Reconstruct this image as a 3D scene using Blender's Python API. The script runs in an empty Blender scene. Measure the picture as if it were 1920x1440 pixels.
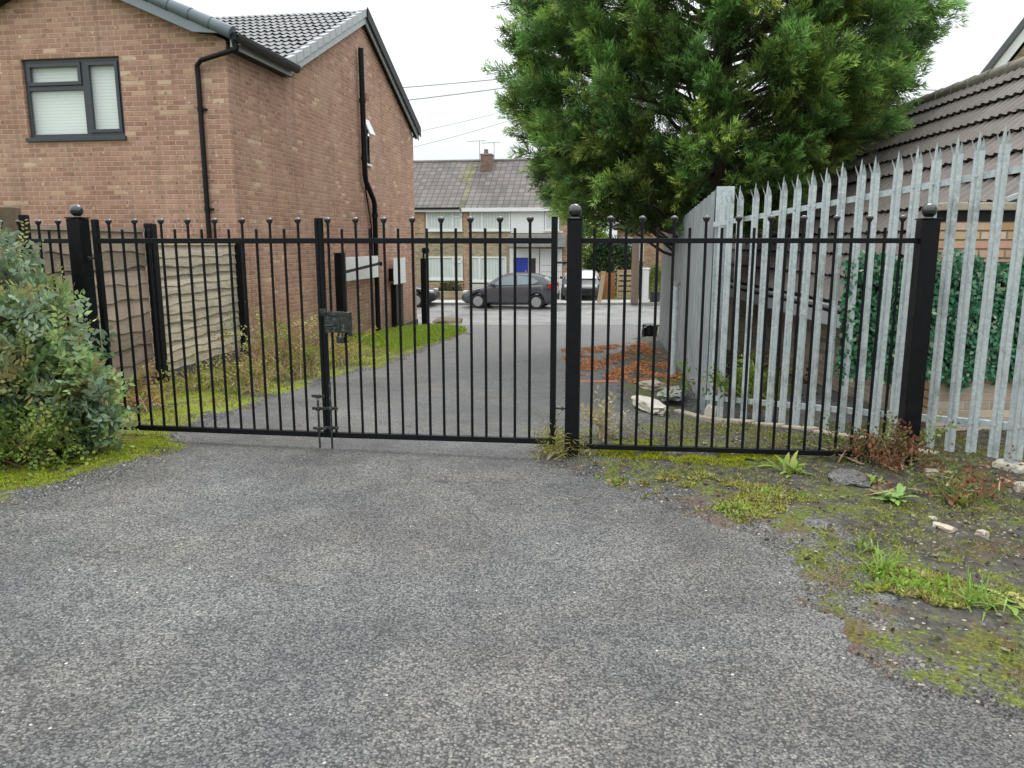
import bpy, bmesh, math, random
import numpy as np
from mathutils import Vector, Matrix, noise as mnoise
random.seed(7); RNG = np.random.default_rng(7)
R = math.radians
S = bpy.context.scene
C = S.collection

# ------------------------------------------------------------------ camera, sky, sun, exposure
CAM_H = 1.6; PITCH = R(10.4); FPX = 1442.0
cd = bpy.data.cameras.new("camera"); cam = bpy.data.objects.new("camera", cd); C.objects.link(cam)
cam.location = (0, 0, CAM_H); cam.rotation_euler = (R(90) - PITCH, 0, 0)
cd.sensor_width = 36.0; cd.lens = FPX / 1920 * 36.0; cd.clip_start = 0.05; cd.clip_end = 2000
S.camera = cam
S.view_settings.view_transform = 'Standard'; S.view_settings.look = 'None'
S.view_settings.gamma = 1; S.view_settings.exposure = 0.16
SUN_EL, SUN_ROT = R(58), R(200)
W = bpy.data.worlds.new("World"); S.world = W; W.use_nodes = True
nt = W.node_tree; nt.nodes.clear()
def wn(t, **k):
    n = nt.nodes.new(t)
    for a, b in k.items(): setattr(n, a, b)
    return n
sky = wn('ShaderNodeTexSky', sky_type='NISHITA', sun_disc=False, sun_elevation=SUN_EL, sun_rotation=SUN_ROT)
tc = wn('ShaderNodeTexCoord'); sep = wn('ShaderNodeSeparateXYZ'); nt.links.new(tc.outputs['Generated'], sep.inputs[0])
mr = wn('ShaderNodeMapRange'); mr.inputs['From Min'].default_value = 0.0; mr.inputs['From Max'].default_value = 1.0
mr.inputs['To Min'].default_value = 7.9; mr.inputs['To Max'].default_value = 26.0      # overcast sky: zenith three times the horizon
nt.links.new(sep.outputs['Z'], mr.inputs['Value'])
nz = wn('ShaderNodeTexNoise'); nz.inputs['Scale'].default_value = 2.2; nz.inputs['Detail'].default_value = 5
mpn = wn('ShaderNodeMapping'); mpn.inputs['Scale'].default_value = (1, 1, 3); nt.links.new(tc.outputs['Generated'], mpn.inputs[0]); nt.links.new(mpn.outputs[0], nz.inputs['Vector'])
mr2 = wn('ShaderNodeMapRange'); mr2.inputs['From Min'].default_value = .3; mr2.inputs['From Max'].default_value = .7
mr2.inputs['To Min'].default_value = .80; mr2.inputs['To Max'].default_value = 1.16; nt.links.new(nz.outputs['Fac'], mr2.inputs['Value'])
mu = wn('ShaderNodeMath', operation='MULTIPLY'); nt.links.new(mr.outputs[0], mu.inputs[0]); nt.links.new(mr2.outputs[0], mu.inputs[1])
cl = wn('ShaderNodeVectorMath', operation='SCALE'); cl.inputs[0].default_value = (.955, 1.0, 1.015); nt.links.new(mu.outputs[0], cl.inputs['Scale'])
mx = wn('ShaderNodeMix', data_type='RGBA'); mx.inputs['Factor'].default_value = .93
nt.links.new(sky.outputs[0], mx.inputs['A']); nt.links.new(cl.outputs[0], mx.inputs['B'])
bg = wn('ShaderNodeBackground'); bg.inputs['Strength'].default_value = 0.1
nt.links.new(mx.outputs['Result'], bg.inputs['Color'])
wo = wn('ShaderNodeOutputWorld'); nt.links.new(bg.outputs[0], wo.inputs[0])
sd = bpy.data.lights.new("sun", 'SUN'); sd.energy = 1.4; sd.angle = R(25); sd.color = (1, .975, .94)
sun = bpy.data.objects.new("sun", sd); C.objects.link(sun)
sun.rotation_euler = (R(90) - SUN_EL, 0, math.pi - SUN_ROT + math.pi)

# ------------------------------------------------------------------ measuring helpers (photo point -> place in the world)
def ray(px, py):
    x = (px - 960) / FPX; y = -(py - 720) / FPX
    return (x, math.cos(PITCH) + y * math.sin(PITCH), -math.sin(PITCH) + y * math.cos(PITCH))
def at(px, py, Y):
    d = ray(px, py); k = Y / d[1]
    return Vector((d[0] * k, Y, CAM_H + d[2] * k))
def gz(Y): return 0.0 if Y < 6 else (-(Y - 6) * .047 if Y < 29 else -1.081)
def T(x, y): return gz(y) - .15 * math.exp(-((x - 2.25) / .95) ** 2 - ((y - 8.0) / 1.05) ** 2)
def G(px, py):
    lo, hi = 1.0, 80.0
    for _ in range(40):
        m = (lo + hi) / 2
        if at(px, py, m).z > gz(m): lo = m
        else: hi = m
    return at(px, py, lo)
def on_line(px, py, A, B):
    d = ray(px, py); ax, ay = A; bx, by = B[0] - A[0], B[1] - A[1]
    det = d[0] * (-by) + bx * d[1]
    t = (ax * (-by) + bx * ay) / det; s = (d[0] * ay - d[1] * ax) / det
    L = math.hypot(bx, by)
    return s * L, CAM_H + d[2] * t

# ------------------------------------------------------------------ object helpers
def link(o, parent=None):
    C.objects.link(o)
    if parent is not None: o.parent = parent
    return o
def tag(o, label=None, cat=None, group=None, kind=None):
    if label: o['label'] = label
    if cat: o['category'] = cat
    if group: o['group'] = group
    if kind: o['kind'] = kind
    return o
def thing(name, label, cat, loc=(0, 0, 0), rz=0, group=None):
    o = bpy.data.objects.new(name, None); o.location = loc; o.rotation_euler = (0, 0, rz); o.empty_display_size = .1
    link(o); return tag(o, label, cat, group)
def kids(o): return [c for c in bpy.data.objects if c.parent == o]
def copy_tree(o, parent=None):
    c = o.copy(); link(c)
    if parent is not None: c.parent = parent
    for k in kids(o): copy_tree(k, c)
    return c
class MB:
    def __init__(s): s.v = []; s.f = []; s.c = []
    def face(s, pts):
        n = len(s.v); s.v += [tuple(p) for p in pts]; s.f.append(tuple(range(n, n + len(pts)))); return s
    def box(s, x0, x1, y0, y1, z0, z1, M=None):
        n = len(s.v)
        P = [(x, y, z) for z in (z0, z1) for y in (y0, y1) for x in (x0, x1)]
        if M is not None: P = [tuple(M @ Vector(p)) for p in P]
        s.v += P
        for q in ((0, 2, 3, 1), (4, 5, 7, 6), (0, 1, 5, 4), (2, 6, 7, 3), (0, 4, 6, 2), (1, 3, 7, 5)): s.f.append(tuple(n + i for i in q))
        return s
    def bar(s, a, b, w, h=None, up=(0, 0, 1)):
        a, b = Vector(a), Vector(b); h = h or w; d = (b - a); L = d.length; d.normalize(); u = Vector(up)
        if abs(d.dot(u)) > .98: u = Vector((0, 1, 0))
        x = d.cross(u).normalized(); z = x.cross(d)
        M = Matrix(((x.x, d.x, z.x, a.x), (x.y, d.y, z.y, a.y), (x.z, d.z, z.z, a.z), (0, 0, 0, 1)))
        return s.box(-w / 2, w / 2, 0, L, -h / 2, h / 2, M)
    def tube(s, pts, r, n=8, cap=True):
        pts = [Vector(p) for p in pts]; rs = r if isinstance(r, (list, tuple)) else [r] * len(pts)
        base = len(s.v); x = None
        for i, p in enumerate(pts):
            d = (pts[min(i + 1, len(pts) - 1)] - pts[max(i - 1, 0)]).normalized()
            if x is None: x = d.orthogonal().normalized()
            x = (x - d * x.dot(d)).normalized(); y = d.cross(x)
            for k in range(n):
                a = 2 * math.pi * k / n; s.v.append(tuple(p + (x * math.cos(a) + y * math.sin(a)) * rs[i]))
        for i in range(len(pts) - 1):
            for k in range(n):
                a, b = base + i * n + k, base + i * n + (k + 1) % n; s.f.append((a, b, b + n, a + n))
        if cap:
            s.f.append(tuple(base + k for k in reversed(range(n)))); s.f.append(tuple(base + (len(pts) - 1) * n + k for k in range(n)))
        return s
    def lathe(s, prof, c=(0, 0, 0), n=14):
        base = len(s.v)
        for r, z in prof:
            for k in range(n):
                a = 2 * math.pi * k / n; s.v.append((c[0] + r * math.cos(a), c[1] + r * math.sin(a), c[2] + z))
        for i in range(len(prof) - 1):
            for k in range(n):
                a, b = base + i * n + k, base + i * n + (k + 1) % n; s.f.append((a, b, b + n, a + n))
        s.f.append(tuple(base + k for k in reversed(range(n)))); s.f.append(tuple(base + (len(prof) - 1) * n + k for k in range(n)))
        return s
    def prism(s, poly, a, b, axis='y'):
        def mk(p, t): return (p[0], t, p[1]) if axis == 'y' else ((t, p[0], p[1]) if axis == 'x' else (p[0], p[1], t))
        n = len(poly); base = len(s.v)
        s.v += [mk(p, a) for p in poly] + [mk(p, b) for p in poly]
        s.f.append(tuple(base + i for i in range(n))); s.f.append(tuple(base + n + i for i in reversed(range(n))))
        for i in range(n):
            j = (i + 1) % n; s.f.append((base + i, base + n + i, base + n + j, base + j))
        return s
    def build(s, name, mat, parent=None, smooth=False, bevel=0, loc=None, fix=True, uv=True):
        me = bpy.data.meshes.new(name); me.from_pydata(s.v, [], s.f)
        if fix:
            bm = bmesh.new(); bm.from_mesh(me); bmesh.ops.recalc_face_normals(bm, faces=bm.faces); bm.to_mesh(me); bm.free()
        if uv: auto_uv(me)
        me.materials.append(mat)
        if smooth:
            me.polygons.foreach_set('use_smooth', [True] * len(me.polygons))
            try: me.set_sharp_from_angle(angle=R(42))
            except Exception: pass
        me.update()
        o = bpy.data.objects.new(name, me); link(o, parent)
        if loc is not None: o.location = loc
        if bevel:
            m = o.modifiers.new('bevel', 'BEVEL'); m.width = bevel; m.segments = 2; m.limit_method = 'ANGLE'; m.angle_limit = R(40)
        return o
def auto_uv(me):
    uvl = me.uv_layers.new(name='UVMap'); co = me.vertices; data = uvl.data
    for p in me.polygons:
        n = p.normal
        if abs(n.z) > .75: t = Vector((1, 0, 0)); b = Vector((0, 1, 0))
        else:
            t = Vector((-n.y, n.x, 0)).normalized(); b = n.cross(t) if abs(n.z) > .15 else Vector((0, 0, 1))
        for li in p.loop_indices:
            c = co[me.loops[li].vertex_index].co; data[li].uv = (c.dot(t), c.dot(b))
def np_mesh(name, verts, nper, cols, mat, parent=None, smooth=False):
    """many separate small polygons of nper corners; cols one RGB each"""
    n = len(verts) // nper; me = bpy.data.meshes.new(name)
    me.vertices.add(len(verts)); me.vertices.foreach_set('co', np.asarray(verts, np.float32).ravel())
    me.loops.add(len(verts)); me.loops.foreach_set('vertex_index', np.arange(len(verts), dtype=np.int32))
    me.polygons.add(n); me.polygons.foreach_set('loop_start', np.arange(0, len(verts), nper, dtype=np.int32))
    me.update(calc_edges=True)
    a = me.color_attributes.new('tone', 'FLOAT_COLOR', 'POINT')
    cc = np.ones((n, nper, 4), np.float32); cc[:, :, :3] = np.asarray(cols, np.float32)[:, None, :]
    a.data.foreach_set('color', cc.ravel())
    me.materials.append(mat); o = bpy.data.objects.new(name, me); return link(o, parent)

# ------------------------------------------------------------------ materials
class NM:
    def __init__(s, name):
        s.m = bpy.data.materials.new(name); s.m.use_nodes = True; s.t = s.m.node_tree; s.b = s.t.nodes['Principled BSDF']
    def n(s, t, ins=None, **k):
        x = s.t.nodes.new(t)
        for a, b in k.items(): setattr(x, a, b)
        for a, b in (ins or {}).items():
            if hasattr(b, 'is_output') or isinstance(b, bpy.types.NodeSocket): s.t.links.new(b, x.inputs[a])
            else: x.inputs[a].default_value = b
        return x
    def L(s, a, b): s.t.links.new(a, b)
    def math(s, op, a, b=0.0, c=None):
        i = {0: a, 1: b}
        if c is not None: i[2] = c
        return s.n('ShaderNodeMath', i, operation=op).outputs[0]
    def ramp(s, fac, stops, interp='LINEAR'):
        r = s.n('ShaderNodeValToRGB', {'Fac': fac}); cr = r.color_ramp; cr.interpolation = interp
        while len(cr.elements) < len(stops): cr.elements.new(.5)
        for e, (p, c) in zip(cr.elements, stops): e.position = p; e.color = (*c, 1) if len(c) == 3 else c
        return r.outputs['Color']
    def mix(s, f, a, b, mode='MIX'):
        x = s.n('ShaderNodeMix', data_type='RGBA', blend_type=mode)
        for k, v in ((0, f), (6, a), (7, b)):
            if isinstance(v, bpy.types.NodeSocket): s.L(v, x.inputs[k])
            else: x.inputs[k].default_value = v if k == 0 else ((*v, 1) if len(v) == 3 else v)
        return x.outputs[2]
    def noise(s, scale, detail=3, rough=.55, vec=None, out='Fac'):
        i = {'Scale': scale, 'Detail': detail, 'Roughness': rough}
        if vec is not None: i['Vector'] = vec
        return s.n('ShaderNodeTexNoise', i).outputs[out]
    def pos(s):
        if not hasattr(s, '_p'): s._p = s.n('ShaderNodeNewGeometry').outputs['Position']
        return s._p
    def bump(s, h, strength=.4, dist=.01):
        b = s.n('ShaderNodeBump', {'Height': h, 'Strength': strength, 'Distance': dist}); s.L(b.outputs[0], s.b.inputs['Normal'])
    def set(s, **k):
        for a, v in k.items():
            a = a.replace('_', ' ')
            if isinstance(v, bpy.types.NodeSocket): s.L(v, s.b.inputs[a])
            else: s.b.inputs[a].default_value = (*v, 1) if isinstance(v, tuple) and len(v) == 3 and 'olor' in a else v
        return s
def plain(name, col, rough=.6, var=.25, scale=6, bump=.15, metal=0, spec=.5, bscale=None):
    q = NM(name); p = q.pos()
    f = q.noise(scale, 5, .6, p); f2 = q.noise(scale * 9, 3, .6, p)
    f3 = q.math('ADD', q.math('MULTIPLY', f, .65), q.math('MULTIPLY', f2, .35))
    lo = tuple(c * (1 - var) for c in col); hi = tuple(min(1, c * (1 + var)) for c in col)
    q.set(Base_Color=q.ramp(f3, [(.3, lo), (.7, hi)]), Roughness=rough, Metallic=metal, Specular_IOR_Level=spec)
    if bump: q.bump(q.noise(bscale or scale * 12, 3, .6, p), bump, .01)
    return q.m
def brick(name, stops, mortar, bw=.225, rh=.075, mt=.010, rough=.85, grime=.25, bump=.5, warp=.003, offset=.5, fleck=0):
    q = NM(name); uv = q.n('ShaderNodeTexCoord').outputs['UV']
    nz = q.n('ShaderNodeTexNoise', {'Scale': 9.0, 'Detail': 3.0, 'Vector': uv}).outputs['Color']
    w = q.n('ShaderNodeVectorMath', {0: nz, 1: (.5, .5, .5)}, operation='SUBTRACT').outputs[0]
    w = q.n('ShaderNodeVectorMath', {0: w, 'Scale': warp * 2}, operation='SCALE').outputs[0]
    v = q.n('ShaderNodeVectorMath', {0: uv, 1: w}, operation='ADD').outputs[0]
    sp = q.n('ShaderNodeSeparateXYZ', {0: v})
    fy = q.math('DIVIDE', q.math('ADD', sp.outputs['Y'], 50.0), rh); row = q.math('FLOOR', fy)
    fx = q.math('ADD', q.math('DIVIDE', q.math('ADD', sp.outputs['X'], 50.0), bw), q.math('MULTIPLY', q.math('MODULO', row, 2.0), offset))
    col = q.math('FLOOR', fx); fu = q.math('FRACT', fx); fv = q.math('FRACT', fy)
    m1 = q.n('ShaderNodeMapRange', {'Value': fu, 'From Min': mt / bw * .7, 'From Max': mt / bw * 1.5, 'To Min': 1.0, 'To Max': 0.0}).outputs[0]
    m2 = q.n('ShaderNodeMapRange', {'Value': fv, 'From Min': mt / rh * .7, 'From Max': mt / rh * 1.5, 'To Min': 1.0, 'To Max': 0.0}).outputs[0]
    mm = q.math('MAXIMUM', m1, m2)
    cv = q.n('ShaderNodeCombineXYZ', {0: col, 1: row}).outputs[0]
    rnd = q.n('ShaderNodeTexWhiteNoise', {'Vector': cv}, noise_dimensions='3D')
    base = q.ramp(rnd.outputs['Value'], stops)
    p = q.pos(); n1 = q.noise(28, 4, .7, p); big = q.noise(.7, 3, .5, p)
    base = q.mix(.3, base, q.ramp(n1, [(.3, (.25, .25, .25)), (.7, (.75, .75, .75))]), 'SOFT_LIGHT')
    if fleck:
        vf = q.n('ShaderNodeTexVoronoi', {'Vector': uv, 'Scale': 15.0}); sf = q.n('ShaderNodeSeparateColor', {0: vf.outputs['Color']})
        ff = q.math('MULTIPLY', q.math('GREATER_THAN', sf.outputs[0], .90), q.math('LESS_THAN', vf.outputs['Distance'], .33)); base = q.mix(q.math('MULTIPLY', ff, .7), base, q.ramp(sf.outputs[1], [(0, (.72, .62, .50)), (.5, (.66, .44, .24)), (1, (.62, .36, .24))]))
        fd = q.math('MULTIPLY', q.math('GREATER_THAN', sf.outputs[2], .90), q.math('LESS_THAN', vf.outputs['Distance'], .36)); base = q.mix(q.math('MULTIPLY', fd, .6), base, (.17, .10, .08))
    c = q.mix(mm, base, mortar)
    c = q.mix(grime, c, q.ramp(big, [(.3, (.3, .3, .3)), (.7, (.85, .85, .8))]), 'SOFT_LIGHT')
    if fleck:    # run-off streaks and a damp stained foot
        sk_ = q.noise(1.5, 5, .7, q.n('ShaderNodeMapping', {'Vector': p, 'Scale': (3.2, 3.2, .22)}).outputs[0]); c = q.mix(q.ramp(sk_, [(.52, (0,) * 3), (.70, (.42,) * 3)]), c, (.16, .105, .08))
        zz5 = q.n('ShaderNodeSeparateXYZ', {0: p}).outputs['Z']; dm = q.n('ShaderNodeMapRange', {'Value': q.math('ADD', zz5, q.math('MULTIPLY', big, 1.2)), 'From Min': .1, 'From Max': 1.2, 'To Min': .45, 'To Max': 0.0}).outputs[0]; c = q.mix(dm, c, (.17, .125, .09))
        lt_ = q.noise(.9, 4, .6, q.n('ShaderNodeVectorMath', {0: p, 1: (3, 8, 5)}, operation='ADD').outputs[0]); c = q.mix(q.ramp(lt_, [(.52, (0,) * 3), (.7, (.28,) * 3)]), c, (.55, .42, .32))
    q.set(Base_Color=c, Roughness=rough, Specular_IOR_Level=.25)
    q.bump(q.math('SUBTRACT', q.math('MULTIPLY', n1, .35), mm), bump, .012)
    return q.m
def leafmat(name, rough=.5, trans=.25, spec=.35):
    q = NM(name); a = q.n('ShaderNodeAttribute', attribute_name='tone').outputs['Color']
    q.set(Base_Color=a, Roughness=rough, Specular_IOR_Level=spec)
    tr = q.n('ShaderNodeBsdfTranslucent', {'Color': a}); ms = q.n('ShaderNodeMixShader', {0: trans, 1: q.b.outputs[0], 2: tr.outputs[0]})
    q.L(ms.outputs[0], q.t.nodes['Material Output'].inputs['Surface'])
    return q.m
M = {}
M['brick'] = brick('house_brick', [(0, (.33, .176, .128)), (.3, (.375, .204, .150)), (.6, (.405, .226, .166)), (.9, (.445, .256, .186)), (.97, (.50, .315, .215)), (1, (.60, .42, .30))], (.53, .385, .30), mt=.012, warp=.0035, grime=.35, fleck=1)
M['brick_far'] = brick('tan_brick', [(0, (.24, .19, .12)), (.5, (.33, .27, .17)), (1, (.42, .34, .23))], (.40, .36, .28))
M['brick_orange'] = brick('orange_brick', [(0, (.30, .17, .10)), (.5, (.42, .26, .17)), (1, (.5, .33, .23))], (.45, .38, .30))
M['brick_buff'] = brick('buff_brick', [(0, (.36, .22, .12)), (.3, (.50, .30, .17)), (.6, (.60, .42, .26)), (.8, (.62, .33, .24)), (1, (.72, .58, .46))], (.26, .20, .14), rh=.0775, mt=.012, bump=.8)
M['brick_dark'] = brick('bungalow_brick', [(0, (.40, .30, .23)), (.4, (.52, .40, .31)), (.8, (.60, .48, .38)), (1, (.68, .56, .44))], (.60, .55, .49))
M['slate_tile'] = plain('grey_roof_tile', (.10, .104, .112), .5, .25, 3, .25, spec=.4, bscale=60)
M['verge_tile'] = plain('blue_grey_verge', (.125, .155, .175), .5, .15, 5, .1)
M['brown_tile'] = plain('brown_roof_tile', (.175, .150, .136), .75, .30, 2.2, .35, bscale=70)
M['ridge_tile'] = plain('mossy_ridge_tile', (.21, .19, .155), .75, .35, 9, .4)
M['far_tile'] = brick('far_roof_tile', [(0, (.125, .11, .105)), (.5, (.155, .135, .128)), (1, (.185, .165, .155))], (.07, .062, .06), bw=.33, rh=.34, mt=.03, offset=0, bump=.8)
M['far_tile_moss'] = brick('moss_patch_tile', [(0, (.10, .10, .06)), (.5, (.16, .15, .08)), (1, (.22, .20, .12))], (.07, .07, .05), bw=.33, rh=.34, mt=.03, offset=0)
M['charcoal'] = plain('charcoal_frame', (.045, .052, .06), .4, .1, 8, .03)
M['fascia_grey'] = plain('grey_fascia', (.20, .23, .25), .45, .08, 5, .03)
M['fascia_light'] = plain('light_grey_barge', (.38, .40, .41), .45, .08, 5, .03)
M['white'] = plain('white_upvc', (.74, .75, .74), .4, .06, 3, .03)
M['white_board'] = plain('white_board_paint', (.72, .73, .72), .55, .1, 4, .05)
M['cream_render'] = plain('cream_render', (.60, .57, .49), .8, .1, 3, .15)
M['black_plastic'] = plain('black_plastic', (.007, .007, .008), .4, .2, 6, .05, spec=.25)
M['soffit'] = plain('black_soffit', (.012, .012, .014), .5, .2, 6, .05, spec=.2)
q = NM('black_gloss_paint'); p = q.pos(); f = q.noise(22, 5, .65, p)
q.set(Base_Color=q.ramp(f, [(.35, (.0035, .004, .0055)), (.68, (.007, .0075, .009)), (.74, (.02, .017, .014)), (.80, (.07, .032, .016))]), Roughness=q.ramp(q.noise(9, 4, .6, p), [(.3, (.32,) * 3), (.7, (.55,) * 3)]), Specular_IOR_Level=.18); q.bump(f, .12, .004); M['black'] = q.m
q = NM('worn_black_steel'); p = q.pos(); f = q.noise(40, 5, .7, p)
q.set(Base_Color=q.ramp(f, [(.3, (.008, .012, .011)), (.55, (.03, .038, .034)), (.68, (.16, .16, .14)), (.8, (.30, .28, .24))]), Roughness=.45, Metallic=.2); q.bump(f, .3, .004); M['worn'] = q.m
q = NM('galvanised_steel'); p = q.pos(); vo = q.n('ShaderNodeTexVoronoi', {'Vector': p, 'Scale': 55.0}); f = q.noise(6, 5, .7, q.n('ShaderNodeMapping', {'Vector': p, 'Scale': (3, 3, .8)}).outputs[0])
c = q.ramp(vo.outputs['Color'], [(0, (.34, .395, .41)), (.5, (.43, .485, .50)), (1, (.58, .64, .65))])
c = q.mix(q.ramp(f, [(.36, (.0,) * 3), (.68, (.62,) * 3)]), c, (.62, .65, .63)); c = q.mix(q.ramp(q.noise(2.5, 6, .75, p), [(.53, (0,) * 3), (.62, (.5,) * 3)]), c, (.19, .20, .18))
q.set(Base_Color=c, Roughness=.5, Metallic=.15); q.bump(f, .15, .004); M['galv'] = q.m
q = NM('weathered_sheet'); p = q.pos(); f = q.noise(3, 7, .7, q.n('ShaderNodeMapping', {'Vector': p, 'Scale': (4, 4, .7)}).outputs[0])
q.set(Base_Color=q.ramp(f, [(.3, (.20, .225, .235)), (.45, (.31, .345, .36)), (.6, (.40, .44, .455)), (.72, (.55, .59, .60))]), Roughness=.55, Metallic=.25); q.bump(f, .2, .01); M['sheet'] = q.m
M['concrete'] = plain('pale_concrete', (.40, .345, .265), .85, .3, 7, .5)
M['concrete_white'] = plain('white_concrete', (.54, .50, .42), .85, .3, 9, .5)
M['concrete_grey'] = plain('grey_concrete', (.27, .265, .25), .85, .3, 6, .5)
M['plinth'] = plain('dark_plinth', (.055, .056, .058), .8, .2, 5, .3)
M['wood_post'] = plain('old_timber_post', (.12, .085, .05), .8, .4, 14, .5)
M['pole_wood'] = plain('pole_timber', (.17, .125, .09), .8, .25, 9, .4)
M['orange_wood'] = plain('orange_stained_timber', (.36, .15, .055), .7, .25, 9, .3)
M['plank_wood'] = plain('pale_timber', (.42, .31, .2), .75, .25, 9, .3)
M['blue'] = plain('blue_door_paint', (.018, .045, .36), .35, .08, 4, .02)
M['rubber'] = plain('tyre_rubber', (.012, .012, .012), .8, .2, 10, .2)
M['rim'] = plain('alloy_rim', (.42, .43, .44), .35, .08, 10, 0, metal=.6)
M['red_lens'] = plain('red_lens', (.42, .015, .018), .2, .05, 6, 0)
M['clear_lens'] = plain('clear_lens', (.6, .62, .64), .15, .05, 6, 0)
M['wire'] = plain('cable_sheath', (.42, .425, .43), .6, .1, 6, 0)
M['terracotta'] = plain('terracotta', (.33, .13, .08), .8, .2, 9, .2)
def gloss(name, col, rough=.22, coat=.6):
    q = NM(name); q.set(Base_Color=q.ramp(q.noise(3, 3, .5, q.pos()), [(.3, tuple(c * .9 for c in col)), (.7, tuple(c * 1.1 for c in col))]), Roughness=rough, Coat_Weight=coat, Coat_Roughness=.08); return q.m
M['car_grey'] = gloss('grey_car_paint', (.060, .063, .072)); M['car_black'] = gloss('black_car_paint', (.010, .011, .013), .4, .12)
M['glass_dark'] = gloss('dark_glass', (.02, .025, .028), .05, 1); M['glass_sky'] = gloss('reflective_glass', (.20, .25, .27), .2, .0)
q = NM('window_glass'); q.set(Base_Color=(.95, 1, .98), Roughness=.02, Alpha=.22, Specular_IOR_Level=.7); M['pane'] = q.m
q = NM('venetian_blind'); p = q.n('ShaderNodeSeparateXYZ', {0: q.pos()}).outputs['Z']
fz = q.math('FRACT', q.math('DIVIDE', p, .05))
q.set(Base_Color=q.ramp(fz, [(0, (.42, .46, .44)), (.12, (.84, .90, .86)), (.9, (.90, .95, .91)), (1, (.5, .54, .52))]), Roughness=.6); q.bump(fz, .4, .01); M['blind'] = q.m
q = NM('curtain_fabric'); px_ = q.n('ShaderNodeSeparateXYZ', {0: q.pos()}).outputs['X']; wv = q.math('SINE', q.math('MULTIPLY', px_, 38.0))
q.set(Base_Color=q.ramp(q.math('ADD', q.math('MULTIPLY', wv, .3), .5), [(0, (.36, .42, .40)), (1, (.62, .68, .64))]), Roughness=.8); M['curtain'] = q.m
M['leaf'] = leafmat('shrub_leaf', .5, .3); M['needle'] = leafmat('conifer_spray', .55, .22, .3); M['plastic_leaf'] = leafmat('artificial_leaf', .35, .12, .5); M['grass'] = leafmat('grass_blade', .5, .35)
M['litter'] = leafmat('litter', .8, .1, .2)
# asphalt with exposed chips, damp patches and pale stones
def chips(q, p, t, chip=1.0):
    v1 = q.n('ShaderNodeTexVoronoi', {'Vector': p, 'Scale': 98.0 * chip}); v2 = q.n('ShaderNodeTexVoronoi', {'Vector': p, 'Scale': 52.0 * chip}); v3 = q.n('ShaderNodeTexVoronoi', {'Vector': p, 'Scale': 240.0 * chip})
    s1 = q.n('ShaderNodeSeparateColor', {0: v1.outputs['Color']}); s2 = q.n('ShaderNodeSeparateColor', {0: v2.outputs['Color']}); s3 = q.n('ShaderNodeSeparateColor', {0: v3.outputs['Color']})
    c = q.ramp(s1.outputs[0], [(0, (.052 * t, .052 * t, .054 * t)), (.3, (.088 * t, .088 * t, .090 * t)), (.6, (.135 * t, .134 * t, .131 * t)), (.88, (.195 * t, .192 * t, .182 * t)), (1, (.30 * t, .29 * t, .265 * t))])
    c = q.mix(.35, c, q.ramp(s3.outputs[0], [(0, (.04 * t,) * 3), (.5, (.13 * t, .128 * t, .12 * t)), (1, (.25 * t, .24 * t, .22 * t))]))
    pit = q.math('MULTIPLY', q.math('GREATER_THAN', s2.outputs[0], .80), q.math('LESS_THAN', v2.outputs['Distance'], .34))
    gap = q.math('GREATER_THAN', v1.outputs['Distance'], .62)
    c = q.mix(q.math('MULTIPLY', q.math('MAXIMUM', pit, gap), .8), c, (.020 * t, .020 * t, .022 * t))
    wh = q.math('MULTIPLY', q.math('GREATER_THAN', s2.outputs[1], .9962), q.math('LESS_THAN', v2.outputs['Distance'], .30))
    c = q.mix(wh, c, (.55, .53, .48))
    h = q.math('SUBTRACT', q.math('MULTIPLY', s1.outputs[1], .5), q.math('ADD', v1.outputs['Distance'], pit))
    return c, h
def tar(q, p, tone, chip=1.0):
    c, h = chips(q, p, tone, chip); big = q.noise(.75, 5, .62, p); mid = q.noise(3.6, 5, .65, p); hue = q.noise(1.1, 3, .5, q.n('ShaderNodeVectorMath', {0: p, 1: (4, 9, 2)}, operation='ADD').outputs[0])
    c = q.mix(.75, c, q.ramp(big, [(.34, (.27, .27, .29)), (.48, (.47, .47, .475)), (.66, (.70, .70, .70))]), 'OVERLAY')
    c = q.mix(.5, c, q.ramp(mid, [(.32, (.31, .31, .33)), (.68, (.68, .675, .65))]), 'OVERLAY')
    c = q.mix(.28, c, q.ramp(hue, [(.36, (.47, .48, .52)), (.5, (.51, .5, .485)), (.64, (.58, .50, .42))]), 'OVERLAY')
    ck = q.n('ShaderNodeTexVoronoi', {'Vector': q.n('ShaderNodeVectorMath', {0: p, 1: q.n('ShaderNodeVectorMath', {0: q.n('ShaderNodeTexNoise', {'Vector': p, 'Scale': 2.5, 'Detail': 6.0}).outputs['Color'], 'Scale': .9}, operation='SCALE').outputs[0]}, operation='ADD').outputs[0], 'Scale': .55}, feature='DISTANCE_TO_EDGE').outputs['Distance']
    msk = q.math('MULTIPLY', q.math('LESS_THAN', ck, .0045), q.math('GREATER_THAN', big, .47)); c = q.mix(q.math('MULTIPLY', msk, .55), c, (.025, .025, .024))
    return c, h, big
def asphalt(name, tone=1.0, chip=1.0, wet=.0, bumpy=.6):
    q = NM(name); p = q.pos(); c, h, big = tar(q, p, tone, chip)
    q.set(Base_Color=c, Roughness=q.ramp(big, [(.3, (.44 - wet,) * 3), (.7, (.70 - wet,) * 3)]), Specular_IOR_Level=.4)
    q.bump(h, bumpy, .008); return q.m
M['asphalt'] = asphalt('driveway_asphalt', 1.0); M['street'] = asphalt('street_asphalt', 1.65, .6, .12, .35)
M['pavement'] = brick('pavement_slab', [(0, (.30, .29, .27)), (1, (.40, .385, .36))], (.2, .19, .18), bw=.6, rh=.6, mt=.015, grime=.4)
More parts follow.
